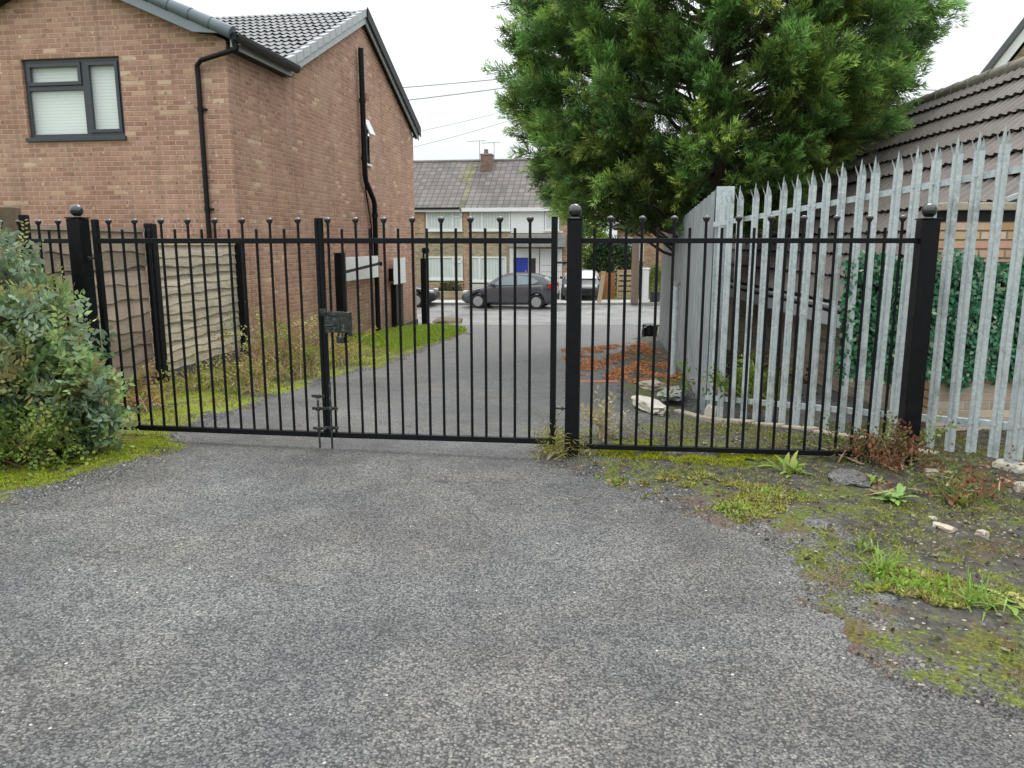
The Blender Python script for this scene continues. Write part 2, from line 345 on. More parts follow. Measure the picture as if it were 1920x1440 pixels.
def soil(name, moss, moss_col=((.05, .06, .012), (.16, .19, .018), (.30, .33, .02)), base=1.0, tarf=.0):
    q = NM(name); p = q.pos(); a = q.noise(1.7, 6, .68, p); b = q.noise(11, 5, .7, p); d = q.noise(60, 4, .7, p)
    v = q.n('ShaderNodeTexVoronoi', {'Vector': p, 'Scale': 46.0}); sp = q.n('ShaderNodeSeparateColor', {0: v.outputs['Color']})
    c = q.ramp(b, [(.3, (.030 * base, .027 * base, .020 * base)), (.5, (.075 * base, .068 * base, .055 * base)), (.7, (.14 * base, .128 * base, .105 * base))])
    if tarf:
        ca, ha, _b = tar(q, p, 1.0); ed = q.n('ShaderNodeAttribute', attribute_name='inner').outputs['Fac']; tn = q.noise(1.3, 5, .65, q.n('ShaderNodeVectorMath', {0: p, 1: (1, 5, 8)}, operation='ADD').outputs[0])
        c = q.mix(q.ramp(q.math('ADD', tn, q.math('MULTIPLY', q.math('SUBTRACT', ed, .55), .55)), [(tarf - .05, (0.0,) * 3), (tarf + .05, (.95,) * 3)]), ca, c)
    st = q.math('MULTIPLY', q.math('GREATER_THAN', sp.outputs[0], .86), q.math('LESS_THAN', v.outputs['Distance'], .42))
    c = q.mix(st, c, q.ramp(sp.outputs[1], [(0, (.12, .11, .09)), (.6, (.26, .23, .18)), (1, (.45, .40, .32))]))
    mcol = q.ramp(d, [(.3, moss_col[0]), (.5, moss_col[1]), (.7, moss_col[2])])
    f = q.math('ADD', q.math('MULTIPLY', a, .62), q.math('MULTIPLY', b, .38))
    if tarf:
        f = q.math('SUBTRACT', f, q.math('MULTIPLY', q.math('SUBTRACT', 1.0, q.math('MINIMUM', q.math('MULTIPLY', ed, 5.0), 1.0)), .14)); f = q.math('ADD', f, q.math('MULTIPLY', q.math('SUBTRACT', q.noise(24, 4, .7, p), .5), .20))
    c = q.mix(q.ramp(f, [(moss - .035, (0,) * 3), (moss + .035, (1,) * 3)]), c, mcol)
    br = q.noise(2.6, 4, .6, q.n('ShaderNodeVectorMath', {0: p, 1: (7, 3, 1)}, operation='ADD').outputs[0])
    c = q.mix(q.ramp(br, [(.56, (0,) * 3), (.68, (.55,) * 3)]), c, (.12, .060, .025))
    q.set(Base_Color=c, Roughness=.85, Specular_IOR_Level=.3)
    q.bump(q.math('ADD', q.math('MULTIPLY', d, .8), q.math('ADD', b, q.math('MULTIPLY', v.outputs['Distance'], -.8))), .8, .02); return q.m
M['verge_right'] = soil('mossy_gravel_soil', .528, ((.035, .038, .012), (.10, .12, .02), (.23, .27, .03)), .95, .50); M['verge_left'] = soil('bright_moss_soil', .47, ((.06, .07, .015), (.18, .21, .02), (.34, .40, .03)), 1.0, .42)
M['ground'] = soil('rough_grass_ground', .40, ((.03, .05, .012), (.07, .11, .022), (.13, .17, .04)))
q = NM('black_gloss_ball'); q.set(Base_Color=q.ramp(q.noise(30, 4, .6, q.pos()), [(.3, (.006, .007, .008)), (.7, (.016, .017, .018))]), Roughness=.22, Specular_IOR_Level=.6, Coat_Weight=.5); M['ball'] = q.m
def timber(name, col, rough=.8, rowh=.19, pf=.6):
    q = NM(name); p = q.pos(); f = q.noise(3, 6, .7, q.n('ShaderNodeMapping', {'Vector': p, 'Scale': (2, 2, 22)}).outputs[0]); g = q.noise(1.6, 4, .6, p)
    c = q.ramp(f, [(.3, tuple(x * .55 for x in col)), (.5, col), (.72, tuple(min(1, x * 1.5) for x in col))])
    c = q.mix(.5, c, q.ramp(g, [(.3, (.35, .36, .34)), (.7, (.68, .66, .62))]), 'OVERLAY'); rw = q.n('ShaderNodeTexWhiteNoise', {'W': q.math('FLOOR', q.math('DIVIDE', q.math('ADD', q.n('ShaderNodeSeparateXYZ', {0: p}).outputs['Z'], 5.0), rowh))}, noise_dimensions='1D').outputs['Value']
    pale = q.math('MULTIPLY', q.ramp(rw, [(.25, (0,) * 3), (.75, (pf,) * 3)]), q.ramp(q.noise(2.4, 4, .6, p), [(.35, (.45,) * 3), (.6, (1,) * 3)])); c = q.mix(pale, c, tuple(min(1, x * 2.4) for x in col)); c = q.mix(q.ramp(q.noise(4.5, 5, .7, p), [(.55, (0,) * 3), (.7, (.5,) * 3)]), c, (.13, .12, .08))
    q.set(Base_Color=c, Roughness=rough); q.bump(f, .4, .01); return q.m
M['timber_grey'] = timber('weathered_grey_boards', (.20, .155, .12), .8, .19, .8); M['timber_beige'] = timber('pale_beige_boards', (.37, .315, .245), .8, .12, .35)

# ------------------------------------------------------------------ ground, driveway, street
def strip_mesh(name, xs, ys, zoff, mat, uv=False):
    b = MB()
    for Y in ys:
        for x in xs: b.v.append((x, Y, T(x, Y) + zoff))
    nx = len(xs)
    for j in range(len(ys) - 1):
        for i in range(nx - 1):
            a = j * nx + i; b.f.append((a, a + 1, a + nx + 1, a + nx))
    return b.build(name, mat, fix=False)
YS = [-60, -8, 0, 3] + [4 + .35 * k for k in range(26)] + [17, 21.6, 24, 27, 29, 33, 40, 60, 120, 400]
XF = [.35 * k for k in range(-2, 16)]
o = strip_mesh('ground', [-400, -60, -12] + XF + [12, 60, 400], YS, -.035, M['ground']); tag(o, kind='structure')
o = strip_mesh('driveway', [-4.7, -2] + XF[:14], [-6, 0, 3] + [4 + .35 * k for k in range(26)] + [17, 21.5, 22.6], .0, M['asphalt']); tag(o, kind='structure')
o = strip_mesh('road', [-60, -20, 0, 20, 60], [22.6, 24, 27, 29, 33.7], .004, M['street']); tag(o, kind='structure')
b = MB(); b.box(-60, 60, 33.7, 33.85, -1.3, gz(33) + .11); o = b.build('kerb', M['concrete_grey'], bevel=.01); tag(o, kind='structure')
b = MB(); b.box(-60, 60, 33.85, 35.6, -1.3, gz(33) + .10); o = b.build('pavement', M['pavement']); tag(o, kind='structure')
b = MB(); b.box(-1.5, 4.0, 35.6, 41, -1.3, gz(33) + .095); o = b.build('path', M['concrete_grey']); tag(o, kind='structure')

def poly_sd(P, poly):
    """signed distance (+ inside) of points (n,2) to a closed polygon"""
    P = np.asarray(P); poly = np.asarray(poly); d = np.full(len(P), 1e9); ins = np.zeros(len(P), bool)
    for i in range(len(poly)):
        a, b2 = poly[i], poly[(i + 1) % len(poly)]; e = b2 - a; w = P - a
        t = np.clip((w @ e) / (e @ e + 1e-12), 0, 1); d = np.minimum(d, np.hypot(*(w - t[:, None] * e).T))
        c = ((a[1] > P[:, 1]) != (b2[1] > P[:, 1])) & (P[:, 0] < (b2[0] - a[0]) * (P[:, 1] - a[1]) / (b2[1] - a[1] + 1e-12) + a[0])
        ins ^= c
    return np.where(ins, d, -d)
def verge_height(x, y, sd, rise, amp):
    n = mnoise.fractal(Vector((x * 1.3, y * 1.3, 0)), .8, 2.0, 5) * .5
    n2 = mnoise.fractal(Vector((x * 8, y * 8, 3)), .9, 2.0, 3) * .5
    s = max(-1.0, min(1.0, (sd + n * .22 + n2 * .16) / .22)); s = s * (1.5 - .5 * s * s)
    return s * rise + (amp * n + amp * .7 * n2) * (1 if sd > 0 else .5)
def verge(name, poly, step, rise, amp, mat, label):
    poly = np.array(poly); x0, y0 = poly.min(0) - .25; x1, y1 = poly.max(0) + .25
    xs = np.arange(x0, x1, step); ys = np.arange(y0, y1, step); X, Y = np.meshgrid(xs, ys); P = np.stack([X.ravel(), Y.ravel()], 1)
    sd = poly_sd(P, poly); keep = sd > -.24
    idx = -np.ones(len(P), int); k = np.where(keep)[0]; idx[k] = np.arange(len(k))
    vs = [(P[i, 0], P[i, 1], T(P[i, 0], P[i, 1]) + verge_height(P[i, 0], P[i, 1], sd[i], rise, amp)) for i in k]
    nx = len(xs); fs = []
    I = idx.reshape(len(ys), nx)
    for j in range(len(ys) - 1):
        for i in range(nx - 1):
            q4 = (I[j, i], I[j, i + 1], I[j + 1, i + 1], I[j + 1, i])
            if min(q4) >= 0: fs.append(tuple(int(a) for a in q4))
    me = bpy.data.meshes.new(name); me.from_pydata(vs, [], fs); me.materials.append(mat)
    at_ = me.attributes.new('inner', 'FLOAT', 'POINT'); at_.data.foreach_set('value', np.clip(sd[k] / .6, 0, 1).astype(np.float32))
    me.polygons.foreach_set('use_smooth', [True] * len(me.polygons)); o = bpy.data.objects.new(name, me); link(o); tag(o, kind='structure'); return o
g2 = lambda *p: [tuple(G(a, b)[:2]) for a, b in p]
VR = g2((1010, 850), (1060, 880), (1150, 925), (1290, 962), (1420, 1000), (1480, 1100), (1540, 1195), (1610, 1262), (1750, 1320), (1900, 1360)) + [(2.2, 2.2), (4.6, 2.2), (6.5, 5.0), (5.5, 7.2), (1.95, 7.2)] + g2((1290, 775), (1210, 790), (1100, 812))
VRB = g2((1175, 800), (1165, 740), (1140, 700), (1170, 660), (1205, 628)) + [(4.2, 21.5), (3.4, 17), (3.0, 13.5), (2.2, 9), (1.95, 7.25)]
VL = [(-5.6, 4.2)] + g2((0, 955), (90, 925), (200, 890), (300, 862), (375, 832), (330, 812), (400, 785), (480, 762), (560, 735), (650, 702)) + [(-1.95, 11.5), (-1.75, 13.5), (-1.5, 16), (-1.2, 18.8)] + g2((885, 628), (850, 610)) + [(-2.2, 22.0), (-3.0, 21.8), (-4.5, 12), (-4.6, 9), (-5.2, 7.2)]
verge('verge_right', VR, .022, .028, .030, M['verge_right'], '')
verge('verge_right_far', VRB, .05, .03, .03, M['verge_right'], '').name = 'verge_right_far'
verge('verge_left', VL, .035, .035, .035, M['verge_left'], '')

# ------------------------------------------------------------------ tiled roof surface
def tile_roof(name, O, A, U, la, lu, gauge, roll, mat, parent=None, amp=.022, step=.028, seg=6, keep=None):
    """O eave corner, A unit along eave, U unit up the slope; bold-roll tiles as real relief"""
    O, A, U = Vector(O), Vector(A).normalized(), Vector(U).normalized(); N = A.cross(U).normalized()
    if N.z < 0: N = -N
    nc = max(1, round(lu / gauge)); gauge = lu / nc; na = int(la / roll * seg)
    b = MB(); rows = []
    for c in range(nc):
        jit = [random.uniform(-.004, .004) for _ in range(int(la / (roll * 2)) + 2)]
        for (t, h) in ((c * gauge + .045, 0.0), (c * gauge - .02, step), ((c + 1) * gauge - .02, .0)):
            row = []
            for i in range(na + 1):
                x = i * la / na; ph = (x / roll) % 1.0; low = h == 0.0 and t < (c + .9) * gauge; w = max(0.0, math.sin(math.pi * min(ph / .62, 1.0))) ** .8 if ph < .62 else 0
                hh = h + w * amp + jit[int(x / (roll * 2))]
                if low: hh = w * amp - .028
                row.append(len(b.v)); b.v.append(tuple(O + A * x + U * t + N * hh))
            rows.append(row)
    for r in range(len(rows) - 1):
        if r % 3 == 2: continue
        for i in range(na):
            if keep is None or keep(b.v[rows[r + 1][i]]): b.f.append((rows[r][i], rows[r][i + 1], rows[r + 1][i + 1], rows[r + 1][i]))
    # underside sheet so light never leaks
    if keep is None: b.face([O - N * .03, O + A * la - N * .03, O + A * la + U * lu - N * .03, O + U * lu - N * .03])
    return b.build(name, mat, parent, smooth=False, fix=False, uv=False)

# ------------------------------------------------------------------ the brick house on the left
HA = math.atan(.153)
house = thing('brick_house', 'two storey brown brick house with grey tiled gable roofs on the left', 'house', (-4.34, 12.4, 0), -HA)
EZ, RZ = 4.60, 6.62; V0, V1, VM = 1.86, 10.46, 6.16     # main eaves, ridge
WL = -5.36; WP = -2.68; WRZ = 5.86                       # wing left wall, peak and ridge
gb = -.9
b = MB()   # outer walls
b.face([(WL, 0, -.55), (-3.50, 0, -.55), (-3.50, 0, 4.62), (WL, 0, 4.62)])
b.face([(-3.50, 0, -.55), (-1.79, 0, -.55), (-1.79, 0, 3.26), (-3.50, 0, 3.26)])
b.face([(-3.50, 0, 4.46), (-1.79, 0, 4.46), (-1.79, 0, 4.62), (-3.50, 0, 4.62)])
b.face([(-1.79, 0, -.55), (0, 0, -.55), (0, 0, 4.62), (-1.79, 0, 4.62)])
b.face([(WL, 0, 4.62), (0, 0, 4.62), (WP, 0, 5.78)])
# side wall with a small window hole (v 6.0-6.45, z 3.42-4.42)
ze = EZ - .02; rk = (RZ - .12 - ze) / (VM - 2.06)
def top(v): return ze if v < 2.06 else (ze + (v - 2.06) * rk if v < VM else ze + (10.26 - v) * rk)
for a, c, z0, z1 in ((0, 2.06, -.6, None), (2.06, 6.02, -.6, None), (6.02, 6.5, -.6, 3.42), (6.02, 6.5, 4.42, 'top'), (6.5, 10.26, -.6, None)):
    if z1 is None or z1 == 'top':
        zb = z0
        pts = [(0, a, zb), (0, c, zb), (0, c, top(c))]
        if a < VM < c: pts.append((0, VM, top(VM)))
        pts.append((0, a, top(a) if a != 2.06 or c == 2.06 else ze))
        b.face(pts)
    else: b.face([(0, a, z0), (0, c, z0), (0, c, z1), (0, a, z1)])
b.face([(0, 10.26, -.6), (-9, 10.26, -.6), (-9, 10.26, ze), (0, 10.26, ze)])
b.face([(WL, 0, -.6), (WL, 2.06, -.6), (WL, 2.06, ze), (WL, 0, ze)])
b.face([(WL, 2.06, -.6), (-9, 2.06, -.6), (-9, 2.06, ze), (WL, 2.06, ze)])
b.face([(-9, 2.06, -.6), (-9, 10.26, -.6), (-9, 10.26, ze), (-9, VM, top(VM)), (-9, 2.06, ze)])
wall = b.build('wall', M['brick'], house, fix=False)
b = MB(); b.box(-.35, .028, 0.0, 10.29, -1.3, -.6); b.box(-9, -.35, 9.9, 10.29, -1.3, -.6); b.box(WL, -.35, -.028, .3, -1.3, -.56); b.build('plinth', M['plinth'], house)
# main roof, rear slope (seen) and front slope
lu = math.hypot(VM - V0, RZ - EZ); Uv = (0, (VM - V0) / lu, (RZ - EZ) / lu)
roof = MB(); roof.box(-9.2, .06, VM - .11, VM + .11, RZ - .03, RZ + .07); rf = roof.build('ridge', M['slate_tile'], house, bevel=.04)
rf.name = 'roof_ridge'
mr_ = tile_roof('roof', (-9.2, V0, EZ + .10), (1, 0, 0), Uv, 9.28, lu, .33, .155, M['slate_tile'], house, amp=.03)
tile_roof('roof', (-9.2, V1, EZ + .10), (1, 0, 0), (0, -Uv[1], Uv[2]), 9.28, lu, .33, .155, M['slate_tile'], house, seg=4)
for i in range(21):
    b = MB(); b.lathe([(.105, -.001), (.12, .02), (.12, .045), (.105, .06)], n=10)
    o = b.build('ridge_collar', M['slate_tile'], rf, smooth=True); o.location = (.0 - i * .45, VM, RZ - .01); o.rotation_euler = (0, R(90), 0)
# verge units (stepped dry verge) up and down the side gable, bargeboards and soffits
nv = 13
b = MB()
for k in range(nv):
    t0 = k / nv; t1 = (k + 1) / nv + .012
    for sgn, va in ((1, V0), (-1, V1)):
        y0 = va + sgn * (VM - V0) * t0; y1 = va + sgn * (VM - V0) * min(1, t1)
        z0 = EZ + (RZ - EZ) * t0; z1 = EZ + (RZ - EZ) * min(1, t1)
        b.prism([(y0, z0 - .01), (y1, z1 - .03), (y1, z1 + .14), (y0, z0 + .18)], .07, .155, 'x')
b.build('verge', M['fascia_light'], house, bevel=.012)
for sgn, va, mt in ((1, V0, 'fascia_light'), (-1, V1, 'fascia_light')):
    b = MB(); b.prism([(va, EZ - .14), (VM, RZ - .17), (VM, RZ - .01), (va, EZ - .01)], .095, .125, 'x'); b.build('bargeboard', M[mt], house, bevel=.003)
b = MB(); b.prism([(V1, EZ - .05), (VM, RZ - .08), (VM, RZ + .17), (V1, EZ + .20)], .157, .185, 'x'); b.build('verge_trim', M['soffit'], house)
b = MB(); b.face([(.002, V0, EZ - .10), (.095, V0, EZ - .10), (.095, VM, RZ - .13), (.002, VM, RZ - .13)]); b.face([(.002, V1, EZ - .10), (.095, V1, EZ - .10), (.095, VM, RZ - .13), (.002, VM, RZ - .13)])
b.box(-9, .09, 10.27, 10.5, EZ - .06, EZ - .03); b.build('soffit', M['soffit'], house, fix=False)
# wing roof
wl = math.hypot(WP - .2, WRZ - EZ); U1 = ((WP - .22) / wl, 0, (WRZ - EZ) / wl)
tile_roof('wing_roof', (.22, -.2, EZ + .05), (0, 1, 0), U1, 4.8, wl, .33, .155, M['slate_tile'], house, seg=4, keep=lambda p: p[1] < 1.95 + max(0, p[2] - EZ - .1) * 2.05)
tile_roof('wing_roof', (2 * WP - .22, -.2, EZ + .05), (0, 1, 0), (-U1[0], 0, U1[2]), 4.8, wl, .33, .155, M['slate_tile'], house, seg=4)
# rolled verge tiles on the wing's front gable
b = MB(); n = 9
for sgn in (1, -1):
    for k in range(n):
        p0 = Vector((WP + sgn * (-WP + .22) * (1 - k / n), -.2, EZ + .07 + (WRZ - EZ) * k / n)); p1 = Vector((WP + sgn * (-WP + .22) * (1 - (k + 1.12) / n), -.2, EZ + .07 + (WRZ - EZ) * (k + 1.12) / n))
        b.tube([p0, p0.lerp(p1, .92), p1], [.098, .088, .082], 12)
b.build('verge_roll', M['verge_tile'], house, smooth=True)
bb = []
s1 = (WRZ - EZ) / (-WP + .22)
def wz(u): return EZ + s1 * (.22 - u) if u > WP else EZ + s1 * (u - 2 * WP + .22)
b = MB()
b.prism([(WP, wz(WP) - .17), (-.40, wz(-.40) - .17), (.14, wz(-.40) - .21), (.20, wz(.2) - .02), (WP, wz(WP) + .0)], -.225, -.19)
b.prism([(WP, wz(WP) - .17), (2 * WP - .2, wz(2 * WP - .2) - .17), (2 * WP - .2, wz(2 * WP - .2) + .0), (WP, wz(WP) + .0)], -.225, -.19)
b.build('bargeboard', M['fascia_grey'], house, bevel=.003)
b = MB(); b.prism([(WP, wz(WP) - .15), (-.42, wz(-.42) - .15), (.13, wz(-.40) - .19), (.13, wz(.13) - .03), (WP, wz(WP) - .03)], -.19, -.003)
b.prism([(WP, wz(WP) - .15), (WL - .1, wz(WL - .1) - .15), (WL - .1, wz(WL) - .04), (WP, wz(WP) - .03)], -.19, -.003); b.build('soffit', M['soffit'], house)
b = MB(); b.box(.003, .16, -.0, 2.0, EZ - .12, EZ - .09); b.build('eave_soffit', M['soffit'], house)
b = MB(); b.box(.16, .185, -.17, 1.92, EZ - .125, EZ + .04); b.build('fascia', M['fascia_light'], house, bevel=.003)
b = MB(); cs = [(math.cos(a), math.sin(a)) for a in np.linspace(math.pi, 2 * math.pi, 9)]
pr = [(.262 + .075 * x, EZ + .055 + .125 * z) for x, z in cs]; pin = [(.262 + .066 * x, EZ + .055 + .116 * z) for x, z in reversed(cs)]
b.prism(pr + pin, -.22, 1.97, 'y'); b.box(.188, .30, 1.965, 1.98, EZ - .03, EZ + .05); b.box(.188, .30, -.235, -.22, EZ - .03, EZ + .05)
gut = b.build('gutter', M['black_plastic'], house, smooth=True)
b = MB(); b.box(.205, .285, -.16, -.08, EZ - .10, EZ - .02); b.tube([(.245, -.12, EZ - .05), (.245, -.12, EZ - .14), (-.36, -.11, EZ - .28), (-.46, -.06, EZ - .34), (-.46, -.05, EZ - .5), (-.46, -.05, -.4)], .038, 10)
for z in (3.6, 2.1, .6): b.tube([(-.46, -.05, z), (-.46, -.05, z + .05)], .048, 10); b.box(-.41, -.37, -.06, -.0, z + .01, z + .04)
b.build('downpipe', M['black_plastic'], house, smooth=True)
# front window
wf = MB(); x0, x1, z0, z1 = -3.50, -1.79, 3.26, 4.46; ym, mx_, tz = .05, -2.45, 4.02
def frame(b, a, c, d, e, w, y0, y1):
    b.box(a, c, y0, y1, d, d + w); b.box(a, c, y0, y1, e - w, e); b.box(a, a + w, y0, y1, d + w, e - w); b.box(c - w, c, y0, y1, d + w, e - w)
frame(wf, x0, x1, z0, z1, .06, ym, ym + .07); wf.box(mx_ - .04, mx_ + .04, ym, ym + .07, z0 + .06, z1 - .06); wf.box(x0 + .06, mx_ - .04, ym, ym + .07, tz - .035, tz + .035)
win = wf.build('window', M['charcoal'], house, bevel=.004)
b = MB(); frame(b, x0 + .065, mx_ - .045, tz + .04, z1 - .065, .055, ym - .022, ym + .03); b.build('casement', M['charcoal'], win, bevel=.004)
b = MB(); frame(b, mx_ + .045, x1 - .065, z0 + .065, z1 - .065, .055, ym - .022, ym + .03); b.build('casement', M['charcoal'], win, bevel=.004)
b = MB(); b.box(x0 + .02, x1 - .02, ym + .035, ym + .041, z0 + .02, z1 - .02); b.build('pane', M['pane'], win)
b = MB(); b.box(x0, x1, ym + .13, ym + .14, z0, z1); b.build('blind', M['blind'], win)
b = MB(); b.box(x0 - .03, x1 + .02, -.045, ym, z0 - .06, z0 - .002); b.build('window_sill', M['charcoal'], win, bevel=.004)
b = MB(); b.box(x0 - .001, x0 + .002, 0, ym, z0, z1); b.box(x0 - .3, x1 + .3, ym + .15, 2, z0 - .3, z0 - .28); b.box(x0, x1, .0, ym, z1 - .002, z1 + .001); b.build('reveal', M['brick'], win)
# side window with an opened white vent light
b = MB(); frame(b, 6.02, 6.5, 3.42, 4.42, .05, -.09, -.03); b.box(6.07, 6.45, -.09, -.03, 4.0, 4.05)
for i, v in enumerate(b.v): b.v[i] = (v[1], v[0], v[2])
sw = b.build('side_window', M['charcoal'], house, bevel=.003)
b = MB(); b.box(-.07, -.06, 6.03, 6.49, 3.43, 4.41); b.build('pane', M['glass_dark'], sw)
b = MB(); Mx = Matrix.Translation((0, 6.26, 4.40)) @ Matrix.Rotation(R(-24), 4, 'Y'); b.box(0, .03, -.19, .19, -.38, 0, Mx); b.build('casement', M['white'], sw, bevel=.004)
b = MB(); b.box(.0, .05, 5.99, 6.53, 3.37, 3.42); b.build('window_sill', M['white'], sw)
b = MB(); b.box(.001, .012, 6.33, 6.55, 4.86, 5.0); b.build('air_brick', M['terracotta'], house)
# soil pipe
b = MB(); b.tube([(.10, 5.83, 5.85), (.10, 5.83, 3.15), (.10, 5.87, 3.0), (.10, 6.36, 2.62), (.10, 6.44, 2.5), (.10, 6.44, -.75)], .062, 12)
for z in (4.7, 3.45, 2.2): b.tube([(.10, 5.83 if z > 3 else 6.44, z), (.10, 5.83 if z > 3 else 6.44, z + .09)], .078, 12)
b.tube([(.05, 5.86, 3.2), (.05, 6.1, 2.5), (.05, 6.3, 2.0), (.05, 6.33, 1.3)], .018, 6)
b.build('soil_pipe', M['black_plastic'], house, smooth=True)
# white boards fixed to the side wall
def hw(u, v, z): # house local to world
    c, s = math.cos(-HA), math.sin(-HA); return Vector((-4.34 + u * c - v * s, 12.4 + u * s + v * c, z))
def wv(px, py, u):   # photo point on the upright plane u beside the side wall -> (v, z)
    d = ray(px, py); c, s_ = math.cos(-HA), math.sin(-HA); k = (-4.34 * c + 12.4 * s_ + u) / (d[0] * c + d[1] * s_)
    X, Y = d[0] * k, d[1] * k; return -(X + 4.34) * s_ + (Y - 12.4) * c, CAM_H + d[2] * k
def board(label, pa_, pb_, pz0, pz1, u):
    va, z1 = wv(*pa_, u); vb = wv(*pb_, u)[0]; z0 = wv(*pz0, u)[1]; z1 = (z1 + wv(*pz1, u)[1]) / 2
    t = thing('sign_board', label, 'board', hw(u - .02, va, z0), -HA, 'white blank boards on the side wall')
    b = MB(); b.box(0, .02, 0, vb - va, 0, z1 - z0); b.build('panel', M['white_board'], t, bevel=.003)
    for y in (.15, vb - va - .2): b = MB(); b.box(-(u - .02), 0, y, y + .06, .08, .4); b.build('bracket', M['black'], t)
board('wide white blank board on the brick side wall, crossed by a black arm', (645, 480), (709, 482), (645, 528), (709, 482), .19)
board('narrow white blank board above a black duct near the house corner', (738, 483), (760, 484), (750, 532), (760, 484), .19)
va = wv(744, 580, .15)[0]; vb = wv(757, 580, .15)[0]; zt_ = wv(750, 533, .15)[1]
o = thing('cable_duct', 'tall black duct box on brick wall under the narrow white board', 'duct', hw(.005, va, -1.0), -HA)
b = MB(); b.box(0, .14, 0, vb - va, 0, zt_ + 1.0); b.build('cover', M['black_plastic'], o, bevel=.01); b = MB(); b.box(.0, .16, -.02, vb - va + .02, zt_ + 1.002, zt_ + 1.03); b.build('lid', M['black_plastic'], o, bevel=.004)
v0_, z0_ = wv(637, 476, .35); zg = gz(12.4 + v0_)
o = thing('steel_post', 'thick black steel post with a rising arm before the wide white board', 'post', hw(.35, v0_, zg), -HA, 'black steel posts along the side wall')
b = MB(); b.box(-.09, .09, -.09, .09, -.2, z0_ - zg); b.build('shaft', M['black'], o, bevel=.008)
b = MB(); b.box(-.1, .1, -.1, .1, z0_ - zg + .002, z0_ - zg + .02); b.build('cap', M['black'], o, bevel=.004)
ve, ze_ = wv(712, 494, .35); zs_ = wv(646, 511, .35)[1]
b = MB(); b.bar((0, .09, zs_ - zg), (0, ve - v0_, ze_ - zg), .045, .055); b.lathe([(.03, -.05), (.055, -.03), (.055, .03), (.03, .05)], (0, ve - v0_ + .03, ze_ - zg)); b.build('arm', M['black'], o)
o = thing('steel_post', 'black post with a lamp head at the far corner of the brick house', 'post', hw(.14, 10.62, gz(22.9)), -HA, 'black steel posts along the side wall')
b = MB(); b.box(-.08, .08, -.08, .08, -.2, 1.95); b.build('shaft', M['black'], o, bevel=.008)
b = MB(); b.tube([(0, 0, 1.95), (0, 0, 2.08), (.1, 0, 2.16)], .03, 8); b.lathe([(.02, .2), (.10, .17), (.12, .08), (.09, .02), (.03, 0)], (.06, 0, 2.08)); b.build('lamp_head', M['black'], o, smooth=True)

# ------------------------------------------------------------------ garden fence between house and gate (each panel of boards)
FA, FB, FC = Vector((-4.62, 7.15, 0)), Vector((-4.45, 9.5, 0)), Vector((-4.28, 12.05, 0))
def lap_panel(name, label, A, B, zb, zt, rows, mat, edge):
    d = (B - A); L = d.length; ang = math.atan2(d.y, d.x)
    t = thing(name, label, 'fence panel', (A.x, A.y, 0), ang, 'overlapping board fence panels on the left')
    h = (zt - zb) / rows
    b = MB(); tall = h * 1.25
    for r in range(rows):
        z = zb + r * h; j = random.uniform(-.006, .006)
        n = 14; pts = []
        for i in range(n + 1):
            x = L * i / n; wv = .012 * math.sin(x * 5.1 + r * 2.3) + .008 * math.sin(x * 13 + r)
            pts.append((x, z + wv * edge))
        # board slants: bottom proud towards the drive (local -y), top behind
        n0 = len(b.v)
        for x, zz in pts: b.v += [(x, -.028 + j, zz), (x, -.016 + j, zz), (x, .010 + j, z + tall), (x, -.002 + j, z + tall)]
        for i in range(n):
            a = n0 + i * 4; c = a + 4
            b.f += [(a, c, c + 3, a + 3), (a, a + 1, c + 1, c), (a + 3, c + 3, c + 2, a + 2), (a + 1, a + 2, c + 2, c + 1)]
    o = b.build('board', mat, t, fix=True); o.name = 'boards'
    b = MB(); b.box(0, L, -.035, .02, zt + h * .25, zt + h * .25 + .045); b.box(0, .04, .012, .05, zb, zt + .02); b.box(L - .04, L, .012, .05, zb, zt + .02); b.build('frame', mat, t)
    b = MB(); b.box(0, L, -.03, .02, zb - .22, zb - .004); b.build('gravel_board', M['plinth'], t)
    return t
lap_panel('garden_fence', 'grey weathered overlapping board fence panel behind the black gate', FA + Vector((.01, .06, 0)), FB - Vector((.0, .07, 0)), .02, 1.68, 9, M['timber_grey'], 1.5)
lap_panel('garden_fence', 'pale beige overlapping board fence panel next to the house corner', FB + Vector((.01, .07, 0)), FC - Vector((0, .06, 0)), -.02, 1.54, 13, M['timber_beige'], 1.0)
for P, h, lb in ((FB, at(285, 419, 9.5).z, 'black fence post between the grey and the beige panel'), (FC, at(443, 446, 12.05).z, 'black fence post at the house corner end of the beige panel')):
    b = MB(); b.box(-.055, .055, -.055, .055, -.3, h + .0); o = b.build('fence_post', M['black'], None, bevel=.01); o.location = (P.x + .07, P.y, 0); o.rotation_euler = (0, 0, -HA); tag(o, lb, 'post', 'black garden fence posts')
p = at(17, 388, 7.0); b = MB(); b.box(-.07, .07, -.06, .06, -.2, p.z); o = b.build('timber_post', M['wood_post'], bevel=.012); o.location = (p.x, 7.0, 0); tag(o, 'mossy brown timber post left of the black railings', 'post')
lap_panel('garden_fence', 'old dark board fence panel at the left edge behind the bush', Vector((-6.3, 6.95, 0)), Vector((-4.78, 7.02, 0)), .02, 1.6, 9, M['timber_grey'], 1.5)

